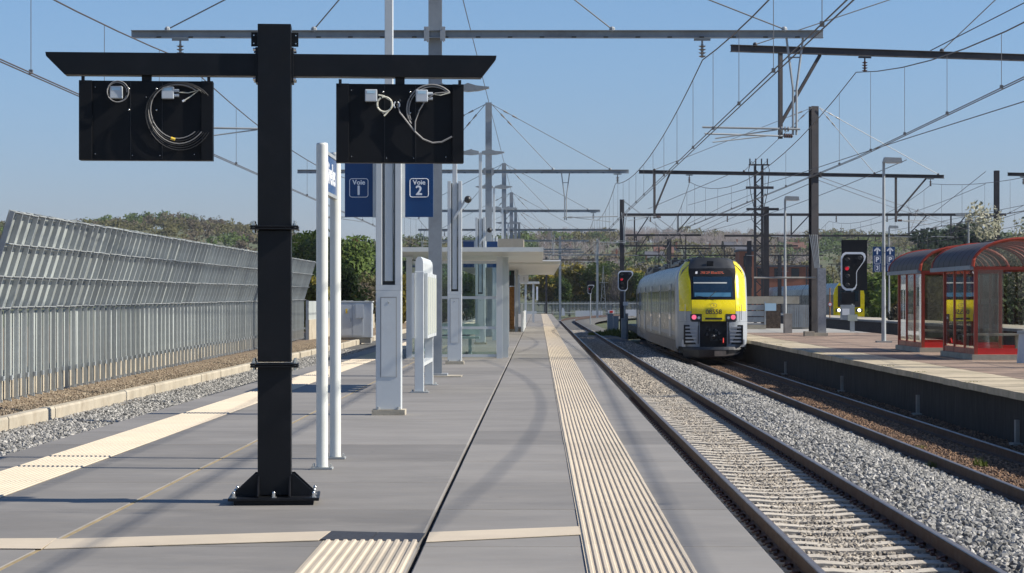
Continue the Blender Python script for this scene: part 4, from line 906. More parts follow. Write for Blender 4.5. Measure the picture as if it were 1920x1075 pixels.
# ================================================================== RED SHELTERS
def red_shelter(label, X, D, L, W=2.5):
    r = empty('red_shelter', (X, D, ZP2), label, 'shelter', 'red shelters with curved roofs on the old platform')
    zb, z0, z1 = ZP2, ZP2+.15, 2.34
    MB().box(X-.12,X+W+.12,D-.12,D+L+.12,zb,z0).build('plinth', M['concrete'], r)
    def post(x, y, s=.09): MB().box(x-s/2,x+s/2,y-s/2,y+s/2,z0,z1).build('post', M['red'], r)
    for i in range(4): post(X, D+L*i/3, .10 if i in (0,3) else .07)
    for i in range(1,4): post(X+W*i/3, D, .09 if i != 3 else .1) if i != 1 else None
    for i in range(1,4): post(X+W, D+L*i/3, .10)
    for i in range(1,3): post(X+W*i/3, D+L, .07)
    zl = z0+.13
    for (a, c, e, f) in ((X-.05,X+.05,D,D+L),(X+W-.05,X+W+.05,D,D+L)):
        MB().box(a,c,e+.05,f-.05,z1,z1+.09).build('top_rail', M['red'], r); MB().box(a+.02,c-.02,e+.05,f-.05,z0,z0+.16).build('kick_panel', M['red'], r)
    for yy in (D, D+L):
        MB().box(X-.05,X+W+.05,yy-.05,yy+.05,z1,z1+.09).build('top_rail', M['red'], r); MB().box(X+.05,X+W-.05,yy-.02,yy+.02,z0,z0+.17).build('kick_panel', M['redbright'], r)
    for i in range(3):
        for xx in (X, X+W):
            MB().box(xx-.006,xx+.006,D+L*i/3+.05,D+L*(i+1)/3-.05,z0+.17,z1).build('pane', M['dirtyglass'], r)
            if xx > X: MB().box(xx-.011,xx-.007,D+L*i/3+.06,D+L*(i+1)/3-.06,1.35,1.53).build('frosted_band', M['frost'], r)
        if i != 1: MB().box(X+W*i/3+.05,X+W*(i+1)/3-.05,D-.006,D+.006,z0+.18,z1).build('pane', M['dirtyglass'], r)
        MB().box(X+W*i/3+.05,X+W*(i+1)/3-.05,D+L-.006,D+L+.006,z0+.18,z1).build('pane', M['dirtyglass'], r)
    MB().box(X+.4,X+W-.3,D+L-.9,D+L-.45,ZP2+.62,ZP2+.68).box(X+.5,X+.58,D+L-.8,D+L-.6,z0,ZP2+.62).box(X+W-.5,X+W-.42,D+L-.8,D+L-.6,z0,ZP2+.62).build('bench', M['concgrey'], r)
    # barrel roof
    cx = X+W/2; hw = W/2+.17; rise = .78; y0, y1 = D-.45, D+L+1.2; ze = z1+.09
    def arc(t): a = math.pi*t; return (cx-hw*math.cos(a), ze+rise*math.sin(a)**.9)
    NB = 7
    for i in range(NB+1):
        y = y0+(y1-y0)*i/NB; pts = [(arc(t/16)[0], y, arc(t/16)[1]) for t in range(17)]
        MB().path(pts if i in (0, NB) else [(cx+(x_-cx)*.955, y_, ze+(z_-ze)*.93-.01) for x_, y_, z_ in pts], .05 if i in (0, NB) else .034, 6).build('roof_rib', M['red'], r)
    for i in range(NB):
        a_, c_ = y0+(y1-y0)*i/NB+.03, y0+(y1-y0)*(i+1)/NB-.03; q = MB(); N_ = 16; vs = []
        for t in range(N_+1):
            x, z = arc(t/N_); vs += [(x, a_, z), (x, c_, z), (x+(x-cx)*.006, a_, z+.008), (x+(x-cx)*.006, c_, z+.008)]
        fs = []
        for t in range(N_):
            k = t*4; fs += [(k,k+4,k+5,k+1),(k+2,k+3,k+7,k+6),(k,k+2,k+6,k+4),(k+1,k+5,k+7,k+3)]
        fs += [(0,1,3,2),(N_*4,N_*4+2,N_*4+3,N_*4+1)]
        q.add(vs, fs); q.build('roof_sheet', M['smoked'], r, True)
    for s in (-1,1): MB().cbox(cx+s*(hw+.03),(y0+y1)/2,ze-.03,.10,y1-y0,.12).build('gutter', M['gutter'], r)
    # gable glass in the arches
    for yy in (D, D+L):
        poly = [(cx-hw*.92*math.cos(math.pi*t/14), ze+.03+rise*.9*math.sin(math.pi*t/14)) for t in range(15)]
        MB().prism(poly, yy-.005, yy+.005).build('gable_pane', M['dirtyglass'], r)
    return r
red_shelter('nearer red shelter with curved smoked roof, cut by the right edge', 12.33, 64.7, 4.9)
red_shelter('farther red shelter with curved roof, left of and behind the near one', 12.38, 73.9, 4.8)
bn = empty('litter_bin', (12.98, 61.6, ZP2), 'pale litter bin with hanging bag at the right edge before the red shelter', 'litter bin')
MB().tube((12.98+.12,61.6,ZP2),(12.98+.12,61.6,ZP2+.8),.26,16,.2).build('bin_bag', M['boxgrey'], bn, True)
MB().tube((13.1,61.6,ZP2+.78),(13.1,61.6,ZP2+.86),.25,16).build('bin_rim', M['galv'], bn, True)

# ================================================================== LAMP POSTS on old side
def lamp_post(label, px, pt, D, zb, left=True, w_=.055, head=.72):
    X = Xat(px, D); z = Zat(pt, D); r = empty('lamp_post', (X, D, zb), label, 'lamp post', 'slim grey lamp posts with flat box heads')
    MB().tube((X,D,zb),(X,D,zb+(z-zb)*.35),w_*1.7,10,w_*1.4).tube((X,D,zb+(z-zb)*.35),(X,D,z),w_*1.15,10,w_).build('pole', M['galv'], r, True)
    MB().prism([(X-.05,z-.05),(X+head,z-.05),(X+head-.04,z+.14),(X+.02,z+.16)], D-.16, D+.16).build('lamp_head', M['galv'], r)
    MB().box(X+.12,X+head-.06,D-.12,D+.12,z-.075,z-.051).build('lamp_glass', M['signwhite'], r)
    return r
a = lamp_post('lamp post with the blue parking signs, left of the red shelters', 1657, 303, 91, ZP2)
MB().cbox(Xat(1657,91), 91, ZP2+.03, .6, .5, .06).build('foot_plate', M['concgrey'], a)
lamp_post('lamp post standing at a concrete block left of the dark mast', 1472, 374, 117, ZP2)
lamp_post('distant lamp post seen between the signs and the shelters', 1667, 427, 175, -.5, head=.7)
lamp_post('far lamp post above the red shelters', 1816, 404, 150, -.5, head=-.8)
MB().box(Xat(1470,116.5),Xat(1484,116.5),116.2,116.7,ZP2,Zat(588,116.5)).build('concrete_block', M['concgrey'], label='upright grey concrete block at the foot of the lamp post', cat='block')
ps = empty('parking_sign', (Xat(1657,90.8), 90.8, Zat(510,90.8)), 'pair of dark blue parking signs with white arrows fixed to the lamp post', 'sign')
def psign(px0, px1, num):
    x0, x1 = Xat(px0,90.8), Xat(px1,90.8); zt, zb = Zat(463,90.8), Zat(510,90.8); cx = (x0+x1)/2; rx = cx-ps.location.x
    s = MB().box(x0,x1,90.78,90.82,zb,zt).build('sign_panel', M['blue'], ps); y = 90.775
    w_ = (x1-x0)
    q = MB(); q.box(cx-.028,cx+.028,y-.002,y,zt-.30,zt-.08)
    q.beam((cx,y,zt-.045),(cx-.115,y,zt-.165),.004,.055,(1,0,0)).beam((cx,y,zt-.045),(cx+.115,y,zt-.165),.004,.055,(1,0,0))
    q.build('arrow', M['signwhite'], s)
    def frame(z0, z1, hw):
        b_ = MB().box(cx-hw,cx+hw,y-.001,y,z0,z0+.014).box(cx-hw,cx+hw,y-.001,y,z1-.014,z1).box(cx-hw,cx-hw+.014,y-.001,y,z0,z1).box(cx+hw-.014,cx+hw,y-.001,y,z0,z1); b_.build('sign_border', M['signwhite'], s)
    frame(zt-.66, zt-.36, .125); frame(zt-.97, zt-.71, .10)
    text('letter', 'P', .27, M['signwhite'], s, (rx, y-.002-90.8, zt-.515-ps.location.z), bold=.012)
    text('digit', num, .22, M['signwhite'], s, (rx, y-.002-90.8, zt-.845-ps.location.z), bold=.008)
psign(1636.5, 1653, '3'); psign(1660, 1677.5, '2')
MB().box(Xat(1653,90.8),Xat(1660,90.8),90.83,90.85,Zat(500,90.8),Zat(498,90.8)).box(Xat(1653,90.8),Xat(1660,90.8),90.83,90.85,Zat(475,90.8),Zat(473,90.8)).build('bracket', M['galvd'], ps)

# ================================================================== SIGNALS
def signal(label, cx, zc, D, w_, h, z0, post=True, red=(-.22,.3), board=None, lamps=True):
    r = empty('railway_signal', (cx, D, z0), label, 'signal')
    # outline: wide top leaning to the right, narrow below
    poly0 = [(-.5,.36),(-.42,.46),(-.32,.5),(.36,.5),(.46,.46),(.5,.38),(.46,.28),(.17,.02),(.14,-.04),(.14,-.36),(.08,-.46),(-.02,-.5),(-.3,-.5),(-.42,-.45),(-.5,-.36)]
    poly = [(cx+a*w_, zc+b_*h) for a, b_ in poly0]; inner = [(cx+a*w_*.86-.012*w_, zc+b_*h*.89) for a, b_ in poly0]
    if board: MB().box(board[0],board[1],D+.03,D+.06,board[2],board[3]).build('backing_board', M['black'], r)
    MB().prism(poly, D-.02, D+.02).build('signal_rim', M['signwhite'], r)
    MB().prism(inner, D-.05, D-.021).build('signal_face', M['blackpanel'], r)
    for i, (a, b_) in enumerate(((-.24,.30),(-.24,.08),(-.24,-.13),(-.24,-.36),(.26,.34))):
        q = MB(); x, z = cx+a*w_, zc+b_*h; rr = .075*w_
        q.ring((x, D-.06, z+.0), rr, .02*w_, n=10, a0=-10, a1=190); q.tube((x,D-.055,z),(x,D-.051,z),rr*.9,12); q.build('lamp_hood', M['cableblack'], r)
    x, z = cx-.26*w_, zc+.08*h; MB().tube((x,D-.064,z),(x,D-.058,z),.085*w_,12).build('red_lamp', M['redlamp'], r)
    if post: MB().tube((cx-.05,D+.12,z0),(cx-.05,D+.12,zc),.055,10).build('post', M['galvd'], r)
    return r
D = 122; s_ = signal('tall white-rimmed signal with red lamp before a dark board, right of the dark mast', Xat(1600,D), Zat(509,D), D, 47*D/F, 72*D/F, ZP2, board=(Xat(1578,D),Xat(1626,D),Zat(545,D),Zat(450,D)))
MB().box(Xat(1577,D),Xat(1603,D),D-.1,D-.05,Zat(570,D),Zat(548,D)).build('lower_board', M['black'], s_)
MB().box(Xat(1576,D),Xat(1594,D),D-.12,D+.1,Zat(600,D),Zat(572,D)).build('control_box', M['galvd'], s_)
MB().box(Xat(1578.5,D),Xat(1592,D),D-.135,D-.121,Zat(591,D),Zat(579,D)).build('notice_plate', M['plate'], s_)
MB().box(Xat(1589,D),Xat(1607,D),D-.16,D-.14,Zat(602,D),Zat(590,D)).build('name_plate', M['paper'], s_)
MB().box(Xat(1594,D),Xat(1602,D),D-.1,D+.1,ZP2,Zat(572,D)).build('signal_leg', M['galvd'], s_)
D = 152; s_ = signal('signal with white outline and red lamp on the dark mast left of the yellow train', Xat(1173,D), Zat(527,D), D, 29*D/F, 38*D/F, -1.1)
MB().box(Xat(1165,D),Xat(1174,D),D-.3,D+.2,-1.15,Zat(597,D)).box(Xat(1171,D),Xat(1178,D),D+.3,D+.7,-1.15,Zat(588,D)).build('control_box', M['galvd'], s_)
MB().box(Xat(1168,D),Xat(1177,D),D-.35,D-.32,Zat(573,D),Zat(566,D)).build('plate', M['plate'], s_)
D = 230; s_ = signal('small distant signal with red lamp beyond the end of the new platform', Xat(1108,D), Zat(543,D), D, 12*D/F, 17*D/F, -1, board=(Xat(1101,D),Xat(1116,D),Zat(536,D),Zat(527,D)))
# cabinets between the tracks by the left mast
for (a, c, t, D, lab) in ((1139,1150,590,170,'grey cabinet left of the signal mast in the weeds'),(1150,1160,594,165,'second grey cabinet by the weeds next to the signal mast')):
    c_ = empty('track_cabinet', (Xat(a,D), D, -1.2), lab, 'cabinet'); MB().box(Xat(a,D),Xat(c,D),D,D+.7,-1.2,Zat(t,D)).build('housing', M['galvd'], c_, bevel=.02); MB().box(Xat(a,D)-.03,Xat(c,D)+.03,D-.04,D+.74,Zat(t,D),Zat(t,D)+.05).build('lid', M['galv'], c_)
rb = empty('warning_board', (Xat(1146,178), 178, -1.2), 'small red and white board standing behind the grey cabinets', 'board')
MB().box(Xat(1140,178),Xat(1152,178),178,178.05,Zat(588,178),Zat(582,178)).build('board', M['signwhite'], rb); MB().box(Xat(1143,178),Xat(1149,178),177.96,177.995,Zat(587,178),Zat(583,178)).build('stripe', M['redbright'], rb)
MB().box(Xat(1145,178)-.05,Xat(1145,178)+.05,178.06,178.1,-1.2,Zat(584,178)).build('leg', M['galvd'], rb)

# grey column cabinet, concrete feet, stair parapet behind the old platform
ct = empty('cable_trunk', (Xat(1541,107), 107, ZP2), 'tall mottled galvanised cable trunk beside the dark mast, on concrete blocks', 'cable trunk')
MB().box(Xat(1534,107),Xat(1549,107),107,107.35,ZP2+.15,Zat(503,107)).build('trunk_cover', mat('mottled zinc', (.30,.31,.32), .5, metal=.3, var=.3, nscale=7, dirt=(.13,.14,.15), dscale=5, damt=.7), ct)
MB().box(Xat(1526,107),Xat(1551,107),106.7,107.5,ZP2,ZP2+.15).build('foot_block', M['concrete'], ct); MB().box(Xat(1507,107),Xat(1525,107),106.5,107.2,ZP2,ZP2+.22).build('foot_block', M['concrete'], ct)
q = MB()
for i in range(5): x = Xat(1529+i*2.2,107); q.tube((x,107.2,Zat(503,107)),(x-.25+i*.03,107.2,Zat(440,107)),.022,6)
q.build('cable_bundle', M['galv'], ct)
MB().tube((Xat(1415,107),107.4,Zat(521,107)),(Xat(1532,107),107.4,Zat(521,107)),.045,8).build('stay_pipe', M['concgrey'], ct)
pr = empty('stair_parapet', (Xat(1455,132), 132, ZP2), 'concrete parapet with ribbed grey fence around the underpass stairs', 'parapet')
Dp = 132
MB().box(Xat(1398,Dp),Xat(1521,Dp),Dp+6,Dp+6.3,Zat(570,Dp+6),Zat(556,Dp+6)).build('top_beam', M['concrete'], pr)
for i in range(4): MB().box(Xat(1398,Dp),Xat(1434,Dp),Dp+.0,Dp+.06,Zat(616-i*11.5,Dp),Zat(606.5-i*11.5,Dp)).build('fence_board', M['galvd'], pr)
MB().box(Xat(1397,Dp),Xat(1436,Dp),Dp-.1,Dp+.2,ZP2,Zat(609,Dp)).build('plinth', M['concrete'], pr)
MB().box(Xat(1433,Dp),Xat(1436,Dp),Dp-.06,Dp+.1,ZP2,Zat(566,Dp)).build('fence_post', M['galv'], pr)
for i in range(14): x = Xat(1474+i*3.4,Dp); MB().box(x,x+.07,Dp+.1,Dp+.16,ZP2+.1,Zat(572,Dp)).build('fence_bar', M['galvd'], pr)
MB().box(Xat(1474,Dp),Xat(1521,Dp),Dp+.2,Dp+.25,ZP2,Zat(572,Dp)).build('fence_sheet', M['concgrey'], pr)
MB().box(Xat(1436,Dp),Xat(1474,Dp),Dp+3,Dp+3.1,ZP2,Zat(572,Dp)).build('stair_wall', M['ballast2'], pr)
MB().box(Xat(1434,Dp),Xat(1455,Dp),Dp-.12,Dp-.08,Zat(583,Dp),Zat(569,Dp)).build('pale_blue_board', M['lblue'], pr)
# ================================================================== YELLOW TRAIN
TX, TD, TZ = 7.22, 94.6, ZR2
def halfw(z):
    if z < 1.05: return 1.37+.08*z
    if z < 3.45: return 1.455
    t = min(1, (z-3.45)/.9); return 1.455 - .52*t**1.8
def topz(x):   # roof arch height at half-width x
    return 4.36 - .40*(abs(x)/1.41)**2.4
def nose(u, z):   # distance back from the foremost plane
    base = 0.0
    if z > 2.2: base += .34*(z-2.2) + .10*(z-2.2)**2
    if z < 1.6: base += .08*(1.6-z)
    return base + .20*abs(u)**2 + .95*max(0, abs(u)-.62)**2/.1444*.62
def SP(u, z, off=0): return (TX + u*halfw(z)*(1-.0*z), TD + nose(u, z) - off, TZ + min(z, topz(u*halfw(z))+.0))
train = empty('train', (TX, TD, TZ), 'yellow and grey electric train standing on the dark track, seen from its flat front', 'train')
def patch(name, ul, ur, z0, z1, m, off=0, nu=10, nz=10, par=None, th=.02):
    q = MB(); vs = []
    for j in range(nz+1):
        z = z0+(z1-z0)*j/nz; a = ul(z) if callable(ul) else ul; b_ = ur(z) if callable(ur) else ur
        for i in range(nu+1): u = a+(b_-a)*i/nu; vs.append(SP(u, z, off))
    fs = [(j*(nu+1)+i, j*(nu+1)+i+1, (j+1)*(nu+1)+i+1, (j+1)*(nu+1)+i) for j in range(nz) for i in range(nu)]
    n = len(vs); vs += [(x, y+th, z) for x, y, z in vs]
    rim = [i for i in range(nu+1)] + [(j)*(nu+1)+nu for j in range(1, nz+1)] + [nz*(nu+1)+i for i in range(nu-1, -1, -1)] + [j*(nu+1) for j in range(nz-1, 0, -1)]
    fs2 = [tuple(n+i for i in f[::-1]) for f in fs] + [(rim[k], rim[(k+1) % len(rim)], n+rim[(k+1) % len(rim)], n+rim[k]) for k in range(len(rim))]
    q.add(vs, fs+fs2); return q.build(name, m, par or train, True)
inner = lambda s: (lambda z: s*(.63 + (.19*((z-3.3)/.87)**1.3 if z > 3.3 else 0)))
outer = lambda s: (lambda z: s*(.955 if z < 3.5 else .955+.03*(z-3.5)))
for s in (-1, 1):
    a, c = (outer(s), inner(s)) if s < 0 else (inner(s), outer(s))
    patch('yellow_cheek', a, c, 2.09, 4.16, M['yellow'], .004, 6, 14)
    a, c = (-1, outer(-1)) if s < 0 else (outer(1), 1)
    patch('corner_pillar', a, c, 1.66, 4.05, M['tgrey'], 0, 4, 12)
    a, c = (-1, -.44) if s < 0 else (.44, 1)
    patch('lower_corner', a, c, .62, 1.655, M['tgrey'], 0, 8, 4)
    a, c = (outer(s), lambda z: -.63) if s < 0 else (lambda z: .63, outer(s))
    patch('cheek_base', a, c, 1.66, 2.085, M['tgrey'], 0, 5, 3)
patch('front_panel', -.622, .622, 1.98, 2.56, M['yellow'], .012, 14, 6)
patch('chin_panel', -.335, .335, 1.68, 1.975, M['yellow'], .012, 8, 3)
patch('coupler_slot', -.24, .24, 1.74, 1.82, M['tblack'], .03, 4, 1)
patch('mask', lambda z: inner(-1)(z)+.012, lambda z: inner(1)(z)-.012, 2.57, 3.86, M['black'], .006, 12, 10)
patch('roof_visor', lambda z: inner(-1)(z)+.012, lambda z: inner(1)(z)-.012, 3.87, 4.33, M['tdark'], .0, 12, 8)
patch('windscreen', -.56, .555, 2.66, 3.52, M['tscreen'], .022, 12, 8)
patch('cab_blind', -.545, .40, 3.24, 3.29, M['tblind'], .03, 8, 1)
patch('windscreen_blue', -.53, .5, 2.69, 2.86, M['screenblue'], .026, 8, 2)  # plain blue strip laid over the bottom of the windscreen
patch('destination_display', -.36, .34, 3.62, 3.76, M['tblack'], .016, 8, 1)
q = MB(); x = -.34
while x < .33:
    w_ = random.uniform(.012,.03)
    for zz in (3.655, 3.69, 3.725):
        if random.random() < .7: p = SP(x, zz, .024); q.cbox(p[0]+w_*.6, p[1], p[2], w_*1.3, .01, .018)
    x += w_*1.7
q.build('display_text', M['orange'], train)
patch('route_digit', -.50, -.44, 3.64, 3.74, M['plate'], .02, 1, 1)
p = SP(0, 4.05, .03); MB().cbox(p[0]-.08, p[1], p[2], .27, .06, .24).build('roof_camera', M['black'], train)
for s in (-1, 1):
    a, c = sorted((s*.345, s*.66))
    hl = patch('lamp_cluster', a, c, 1.70, 1.965, M['tdark'], .022, 6, 3)
    p = SP(s*.555, 1.845, .05); MB().tube(p, (p[0], p[1]+.03, p[2]), .098, 16).build('tail_lamp', M['pink'], hl)
    p = SP(s*.42, 1.82, .045); MB().tube(p, (p[0], p[1]+.03, p[2]), .06, 12).build('head_lamp', M['boxgrey'], hl)
    # steps with louvres
    x0 = TX+s*.92; ls = MB().box(x0-.30,x0+.30,TD+.12,TD+.7,TZ+.72,TZ+1.52).build('step_recess', M['tblack'], train)
    for i in range(5): MB().box(x0-.24,x0+.22,TD+.06,TD+.2,TZ+.80+i*.145,TZ+.87+i*.145).build('step_slat', M['tlouvre'], ls)
    MB().box(x0-.30,x0-.27,TD+.05,TD+.2,TZ+.75,TZ+1.5).box(x0+.27,x0+.30,TD+.05,TD+.2,TZ+.75,TZ+1.5).build('step_frame', M['tblack'], ls)
    # hand rails and wiper arm
    p = SP(s*.80, 2.2, .05); MB().tube((p[0],p[1]-.03,TZ+1.72),(p[0],p[1]-.03,TZ+2.38),.014,6).build('hand_rail', M['bolt'], train)
    MB().box(TX+s*1.22-.07,TX+s*1.22+.07,TD+.22,TD+.3,TZ+.62,TZ+.92).build('jack_point', M['plate'], train)
MB().beam(SP(-.15,2.62,.05),SP(.08,2.92,.05),.02,.02).beam(SP(.05,2.62,.05),SP(-.5,2.72,.05),.02,.02).build('wiper', M['tblack'], train)
MB().box(TX-.62,TX+.62,TD+.35,TD+1.2,TZ+.6,TZ+1.68).build('coupler_bay', M['tblack'], train)
cp = MB().tube((TX,TD-.28,TZ+1.02),(TX,TD+.5,TZ+1.02),.13,12).cbox(TX,TD-.18,TZ+1.0,.26,.2,.26).tube((TX-.12,TD-.3,TZ+.96),(TX+.1,TD-.3,TZ+1.1),.06,10).sphere((TX-.05,TD-.38,TZ+1.06),.075,10,6).build('coupler', M['tdark'], train, True)
for (dx, dz, r_) in ((-.28,.1,.05),(.22,.16,.06),(.1,.28,.05),(-.18,.3,.045),(.3,-.12,.04)): MB().tube((TX+dx,TD-.2,TZ+1.02+dz),(TX+dx,TD+.4,TZ+1.02+dz),r_,8).build('buffer_hose', M['tdark'], cp)
MB().tube((TX+.38,TD-.1,TZ+.78),(TX+.4,TD+.1,TZ+.98),.03,8).build('red_hose', M['redbright'], cp)
MB().box(TX-.62,TX-.56,TD+.15,TD+.5,TZ+.62,TZ+1.66).box(TX+.56,TX+.62,TD+.15,TD+.5,TZ+.62,TZ+1.66).build('bay_side', M['tlouvre'], train)
q = MB(); vs = []
for j, (z, in_) in enumerate(((.62,.0),(.5,-.04),(.22,.05),(.16,.12))):
    for i in range(13): u = -1+2*i/12; vs.append((TX+u*1.24, TD-.12+in_+.45*abs(u)**2.4, TZ+z))
n = len(vs); vs += [(x, y+.05, z) for x, y, z in vs]
fs = [(j*13+i, j*13+i+1, (j+1)*13+i+1, (j+1)*13+i) for j in range(3) for i in range(12)]; fs += [tuple(n+k for k in f) for f in fs]
q.add(vs, fs); q.build('plough', M['tdark'], train)
MB().box(TX+.02,TX+.5,TD-.19,TD-.165,TZ+.24,TZ+.46).prism([(TX+.5,TZ+.24),(TX+.95,TZ+.3),(TX+1.1,TZ+.42),(TX+.98,TZ+.36),(TX+.5,TZ+.3)], TD-.06, TD+.02).build('plough_scuff', M['tdirt'], train)
# number and emblem
n_ = text('number', '08558', .27, M['tdark'], train, (0, -.03+nose(0,2.06), 2.055), bold=.006, sx=1.0)
em = MB().ring((TX, TD+nose(0,2.3)-.022, TZ+2.33), .09, .012, n=20)
em = MB()
pts = [(TX+.13*math.cos(t*math.pi/10), TD-.02, TZ+2.33+.085*math.sin(t*math.pi/10)) for t in range(21)]
em.path(pts, .009, 6); e_ = em.build('emblem', M['tdirt'], train); text('emblem_letter', 'B', .12, M['tdirt'], e_, (0, -.02, 2.33), sx=1.2)
# body shells of the cars
def car(y0, y1, xf, first, name='car_body'):
    q = MB(); prof = [(-1.33,.35),(-1.41,1.1),(-1.41,3.0),(-1.36,3.45),(-1.22,3.8),(-.98,4.02),(-.6,4.14),(0,4.18),(.6,4.14),(.98,4.02),(1.22,3.8),(1.36,3.45),(1.41,3.0),(1.41,1.1),(1.33,.35)]
    pts = [(xf(y0+(y1-y0)*i/4), y0+(y1-y0)*i/4, TZ) for i in range(5)]
    q.sweep(prof, pts); body = q.build(name, M['tsilver'], train, True)
    for s in (-1, 1):
        L = y1-y0
        def sidebox(nm, a, c, z0, z1, m, out=.012, par=body):
            qq = MB(); xa, xc = xf(a), xf(c); o1 = s*1.41; o2 = s*(1.41+out)
            qq.add([(xa+o1-s*.02,a,TZ+z0),(xc+o1-s*.02,c,TZ+z0),(xc+o2,c,TZ+z0),(xa+o2,a,TZ+z0),(xa+o1-s*.02,a,TZ+z1),(xc+o1-s*.02,c,TZ+z1),(xc+o2,c,TZ+z1),(xa+o2,a,TZ+z1)],
                   [(0,3,2,1),(4,5,6,7),(0,1,5,4),(1,2,6,5),(2,3,7,6),(3,0,4,7)]); return qq.build(nm, m, par)
        w0 = y0+ (2.6 if first else 1.0)
        y = w0; k = 0
        while y < y1-2.4:
            if k % 4 == 1:
                sidebox('door', y, y+1.5, .95, 3.25, M['tgrey'], .02); sidebox('door_window', y+.15, y+.65, 1.7, 3.0, M['tglass'], .024); sidebox('door_window', y+.85, y+1.35, 1.7, 3.0, M['tglass'], .024); y += 1.9
            else: sidebox('window', y, y+2.0, 1.95, 2.95, M['tglass'], .008); y += 2.2
            k += 1
        sidebox('dirt_band', y0+.5, y1-.3, .38, .85, M['tdirt'], .004)
        sidebox('side_stripe', y0+.5, y1-.3, 1.05, 1.22, M['tlouvre'], .004)
        sidebox('cab_window', y0+1.2, y0+1.9, 2.3, 3.1, M['tglass'], .01) if first else None
    MB().box(xf(y0)-1.1,xf(y0)+1.1,y0+2.0,y1-1,TZ+.3,TZ+.75).build('underframe', M['tblack'], train)
    for yy in (y0+3.2, y0+5.8, y1-5.6, y1-3):
        for s in (-1,1): MB().tube((xf(yy)+s*.69,yy,TZ+.44),(xf(yy)+s*.82,yy,TZ+.44),.44,18).build('wheel', M['tblack'], train)
    for s in (-1,1): 
        for yy in (y0+4.5, y1-4.3): MB().box(xf(yy)+s*1.0-.08,xf(yy)+s*1.0+.08,yy-1.9,yy+1.9,TZ+.4,TZ+.72).build('bogie_frame', M['tblack'], train)
    yy = y0+2.8
    while yy < y1-2:
        L = random.uniform(.8, 3.6); h = random.choice((.08,.14,.2,.34)); ww = random.uniform(.8,2.0)
        if random.random() < .4: MB().tube((xf(yy)-.3,yy,TZ+4.28),(xf(yy)-.3,yy+L,TZ+4.28),.16,10).tube((xf(yy)+.35,yy+.2,TZ+4.26),(xf(yy)+.35,yy+L*.8,TZ+4.26),.12,10).build('roof_equipment', M['tdark'], train, True)
        MB().box(xf(yy)-ww/2,xf(yy)+ww/2,yy,yy+L,TZ+4.1,TZ+4.15+h).box(xf(yy)-ww/2+.1,xf(yy)-ww/2+.3,yy+.2,yy+L-.2,TZ+4.15+h,TZ+4.25+h).build('roof_equipment', M['tdark'], train, bevel=.03); yy += L+random.uniform(.2,.9)
    return body
shf = lambda y: 7.32 + max(0, y-125)**2/1240
car(TD+1.15, TD+28.6, lambda y: TX, True)
# tapering shell joining nose and body
q = MB(); prof = [(-1,.62),(-1,1.6),(-1,2.4),(-1,3.0),(-1,3.4),(-1,3.8)]
vs = []; N_ = 12
def ringpts(y, tfun):
    out = []
    for i in range(25):
        u = -1+2*i/24
        out.append((TX+u*.99*halfw(3.9)*1.0, y, TZ+topz(u*halfw(3.9))-.16*tfun-.0))
    return out
q = MB()
rp = [ (SP(-1+2*i/24, 4.33)) for i in range(25)]
rb_ = [(TX+(-1+2*i/24)*1.12, TD+2.6, TZ+4.22-.30*abs(-1+2*i/24)**2.4) for i in range(25)]
q.add(rp+rb_, [(i, i+1, 25+i+1, 25+i) for i in range(24)]); q.build('front_roof', M['tdark'], train, True)
for s in (-1,1):
    q = MB(); zs = [.5+i*.25 for i in range(15)]; a = []; b_ = []
    for z in zs: a.append(SP(s, z)); b_.append((TX+s*(halfw(z) if z < 3.0 else halfw(z)), TD+2.3, TZ+min(z, topz(halfw(z)))))
    n = len(zs); q.add(a+b_, [(i, i+1, n+i+1, n+i) for i in range(n-1)]); q.build('cab_side', M['tgrey'], train, True)
MB().box(TX-.9,TX+.9,TD+28.6,TD+29.4,TZ+.9,TZ+3.7).build('gangway_bellows', M['tblack'], train)
car(TD+29.4, TD+50.5, shf, False); car(TD+51.3, TD+79, shf, False)
# pantograph on the roof of the middle car
yy = TD+12; MB().beam((TX-.5,yy,TZ+4.5),(TX-.3,yy+1.6,TZ+4.9),.05,.05).beam((TX+.5,yy,TZ+4.5),(TX+.3,yy+1.6,TZ+4.9),.05,.05).beam((TX-.8,yy+.3,TZ+4.95),(TX+.8,yy+.3,TZ+4.95),.06,.06).build('pantograph', M['tblack'], train)

# ================================================================== SECOND TRAIN (far right)
D2, X2, Z2 = 215, 29.1, -.95
t2 = empty('train', (X2, D2, Z2), 'second yellow-nosed train with lit white headlamps, far right behind the signal', 'train')
hw = 1.45
out = [(-hw,.5),(hw,.5),(hw,2.9),(hw-.12,3.5),(hw-.5,4.0),(-hw+.5,4.0),(-hw+.12,3.5),(-hw,2.9)]
q = MB(); q.sweep([(a, b_) for a, b_ in out], [(X2,D2+.3,Z2),(X2,D2+26,Z2)]); q.build('car_body', M['tsilver'], t2)
q = MB(); q.sweep([(a, b_) for a, b_ in out], [(X2+.05,D2+26.8,Z2),(X2+.5,D2+53,Z2)]); q.build('car_body', M['tsilver'], t2)
q = MB(); q.sweep([(a, b_) for a, b_ in out], [(X2+.55,D2+53.8,Z2),(X2+1.6,D2+80,Z2)]); q.build('car_body', M['tsilver'], t2)
for y0 in (2.5, 29, 56):
    for i in range(7):
        MB().box(X2-hw-.02+y0*.012,X2-hw+.05+y0*.012,D2+y0+i*3.2,D2+y0+2.2+i*3.2,Z2+2.0,Z2+2.9).build('window', M['tglass'], t2)
MB().prism([(X2+a*1.0, Z2+b_) for a, b_ in out], D2, D2+.3).build('nose_frame', M['yellow'], t2)
MB().box(X2-1.05,X2+1.05,D2-.05,D2-.001,Z2+1.75,Z2+3.75).build('black_mask', M['tblack'], t2)
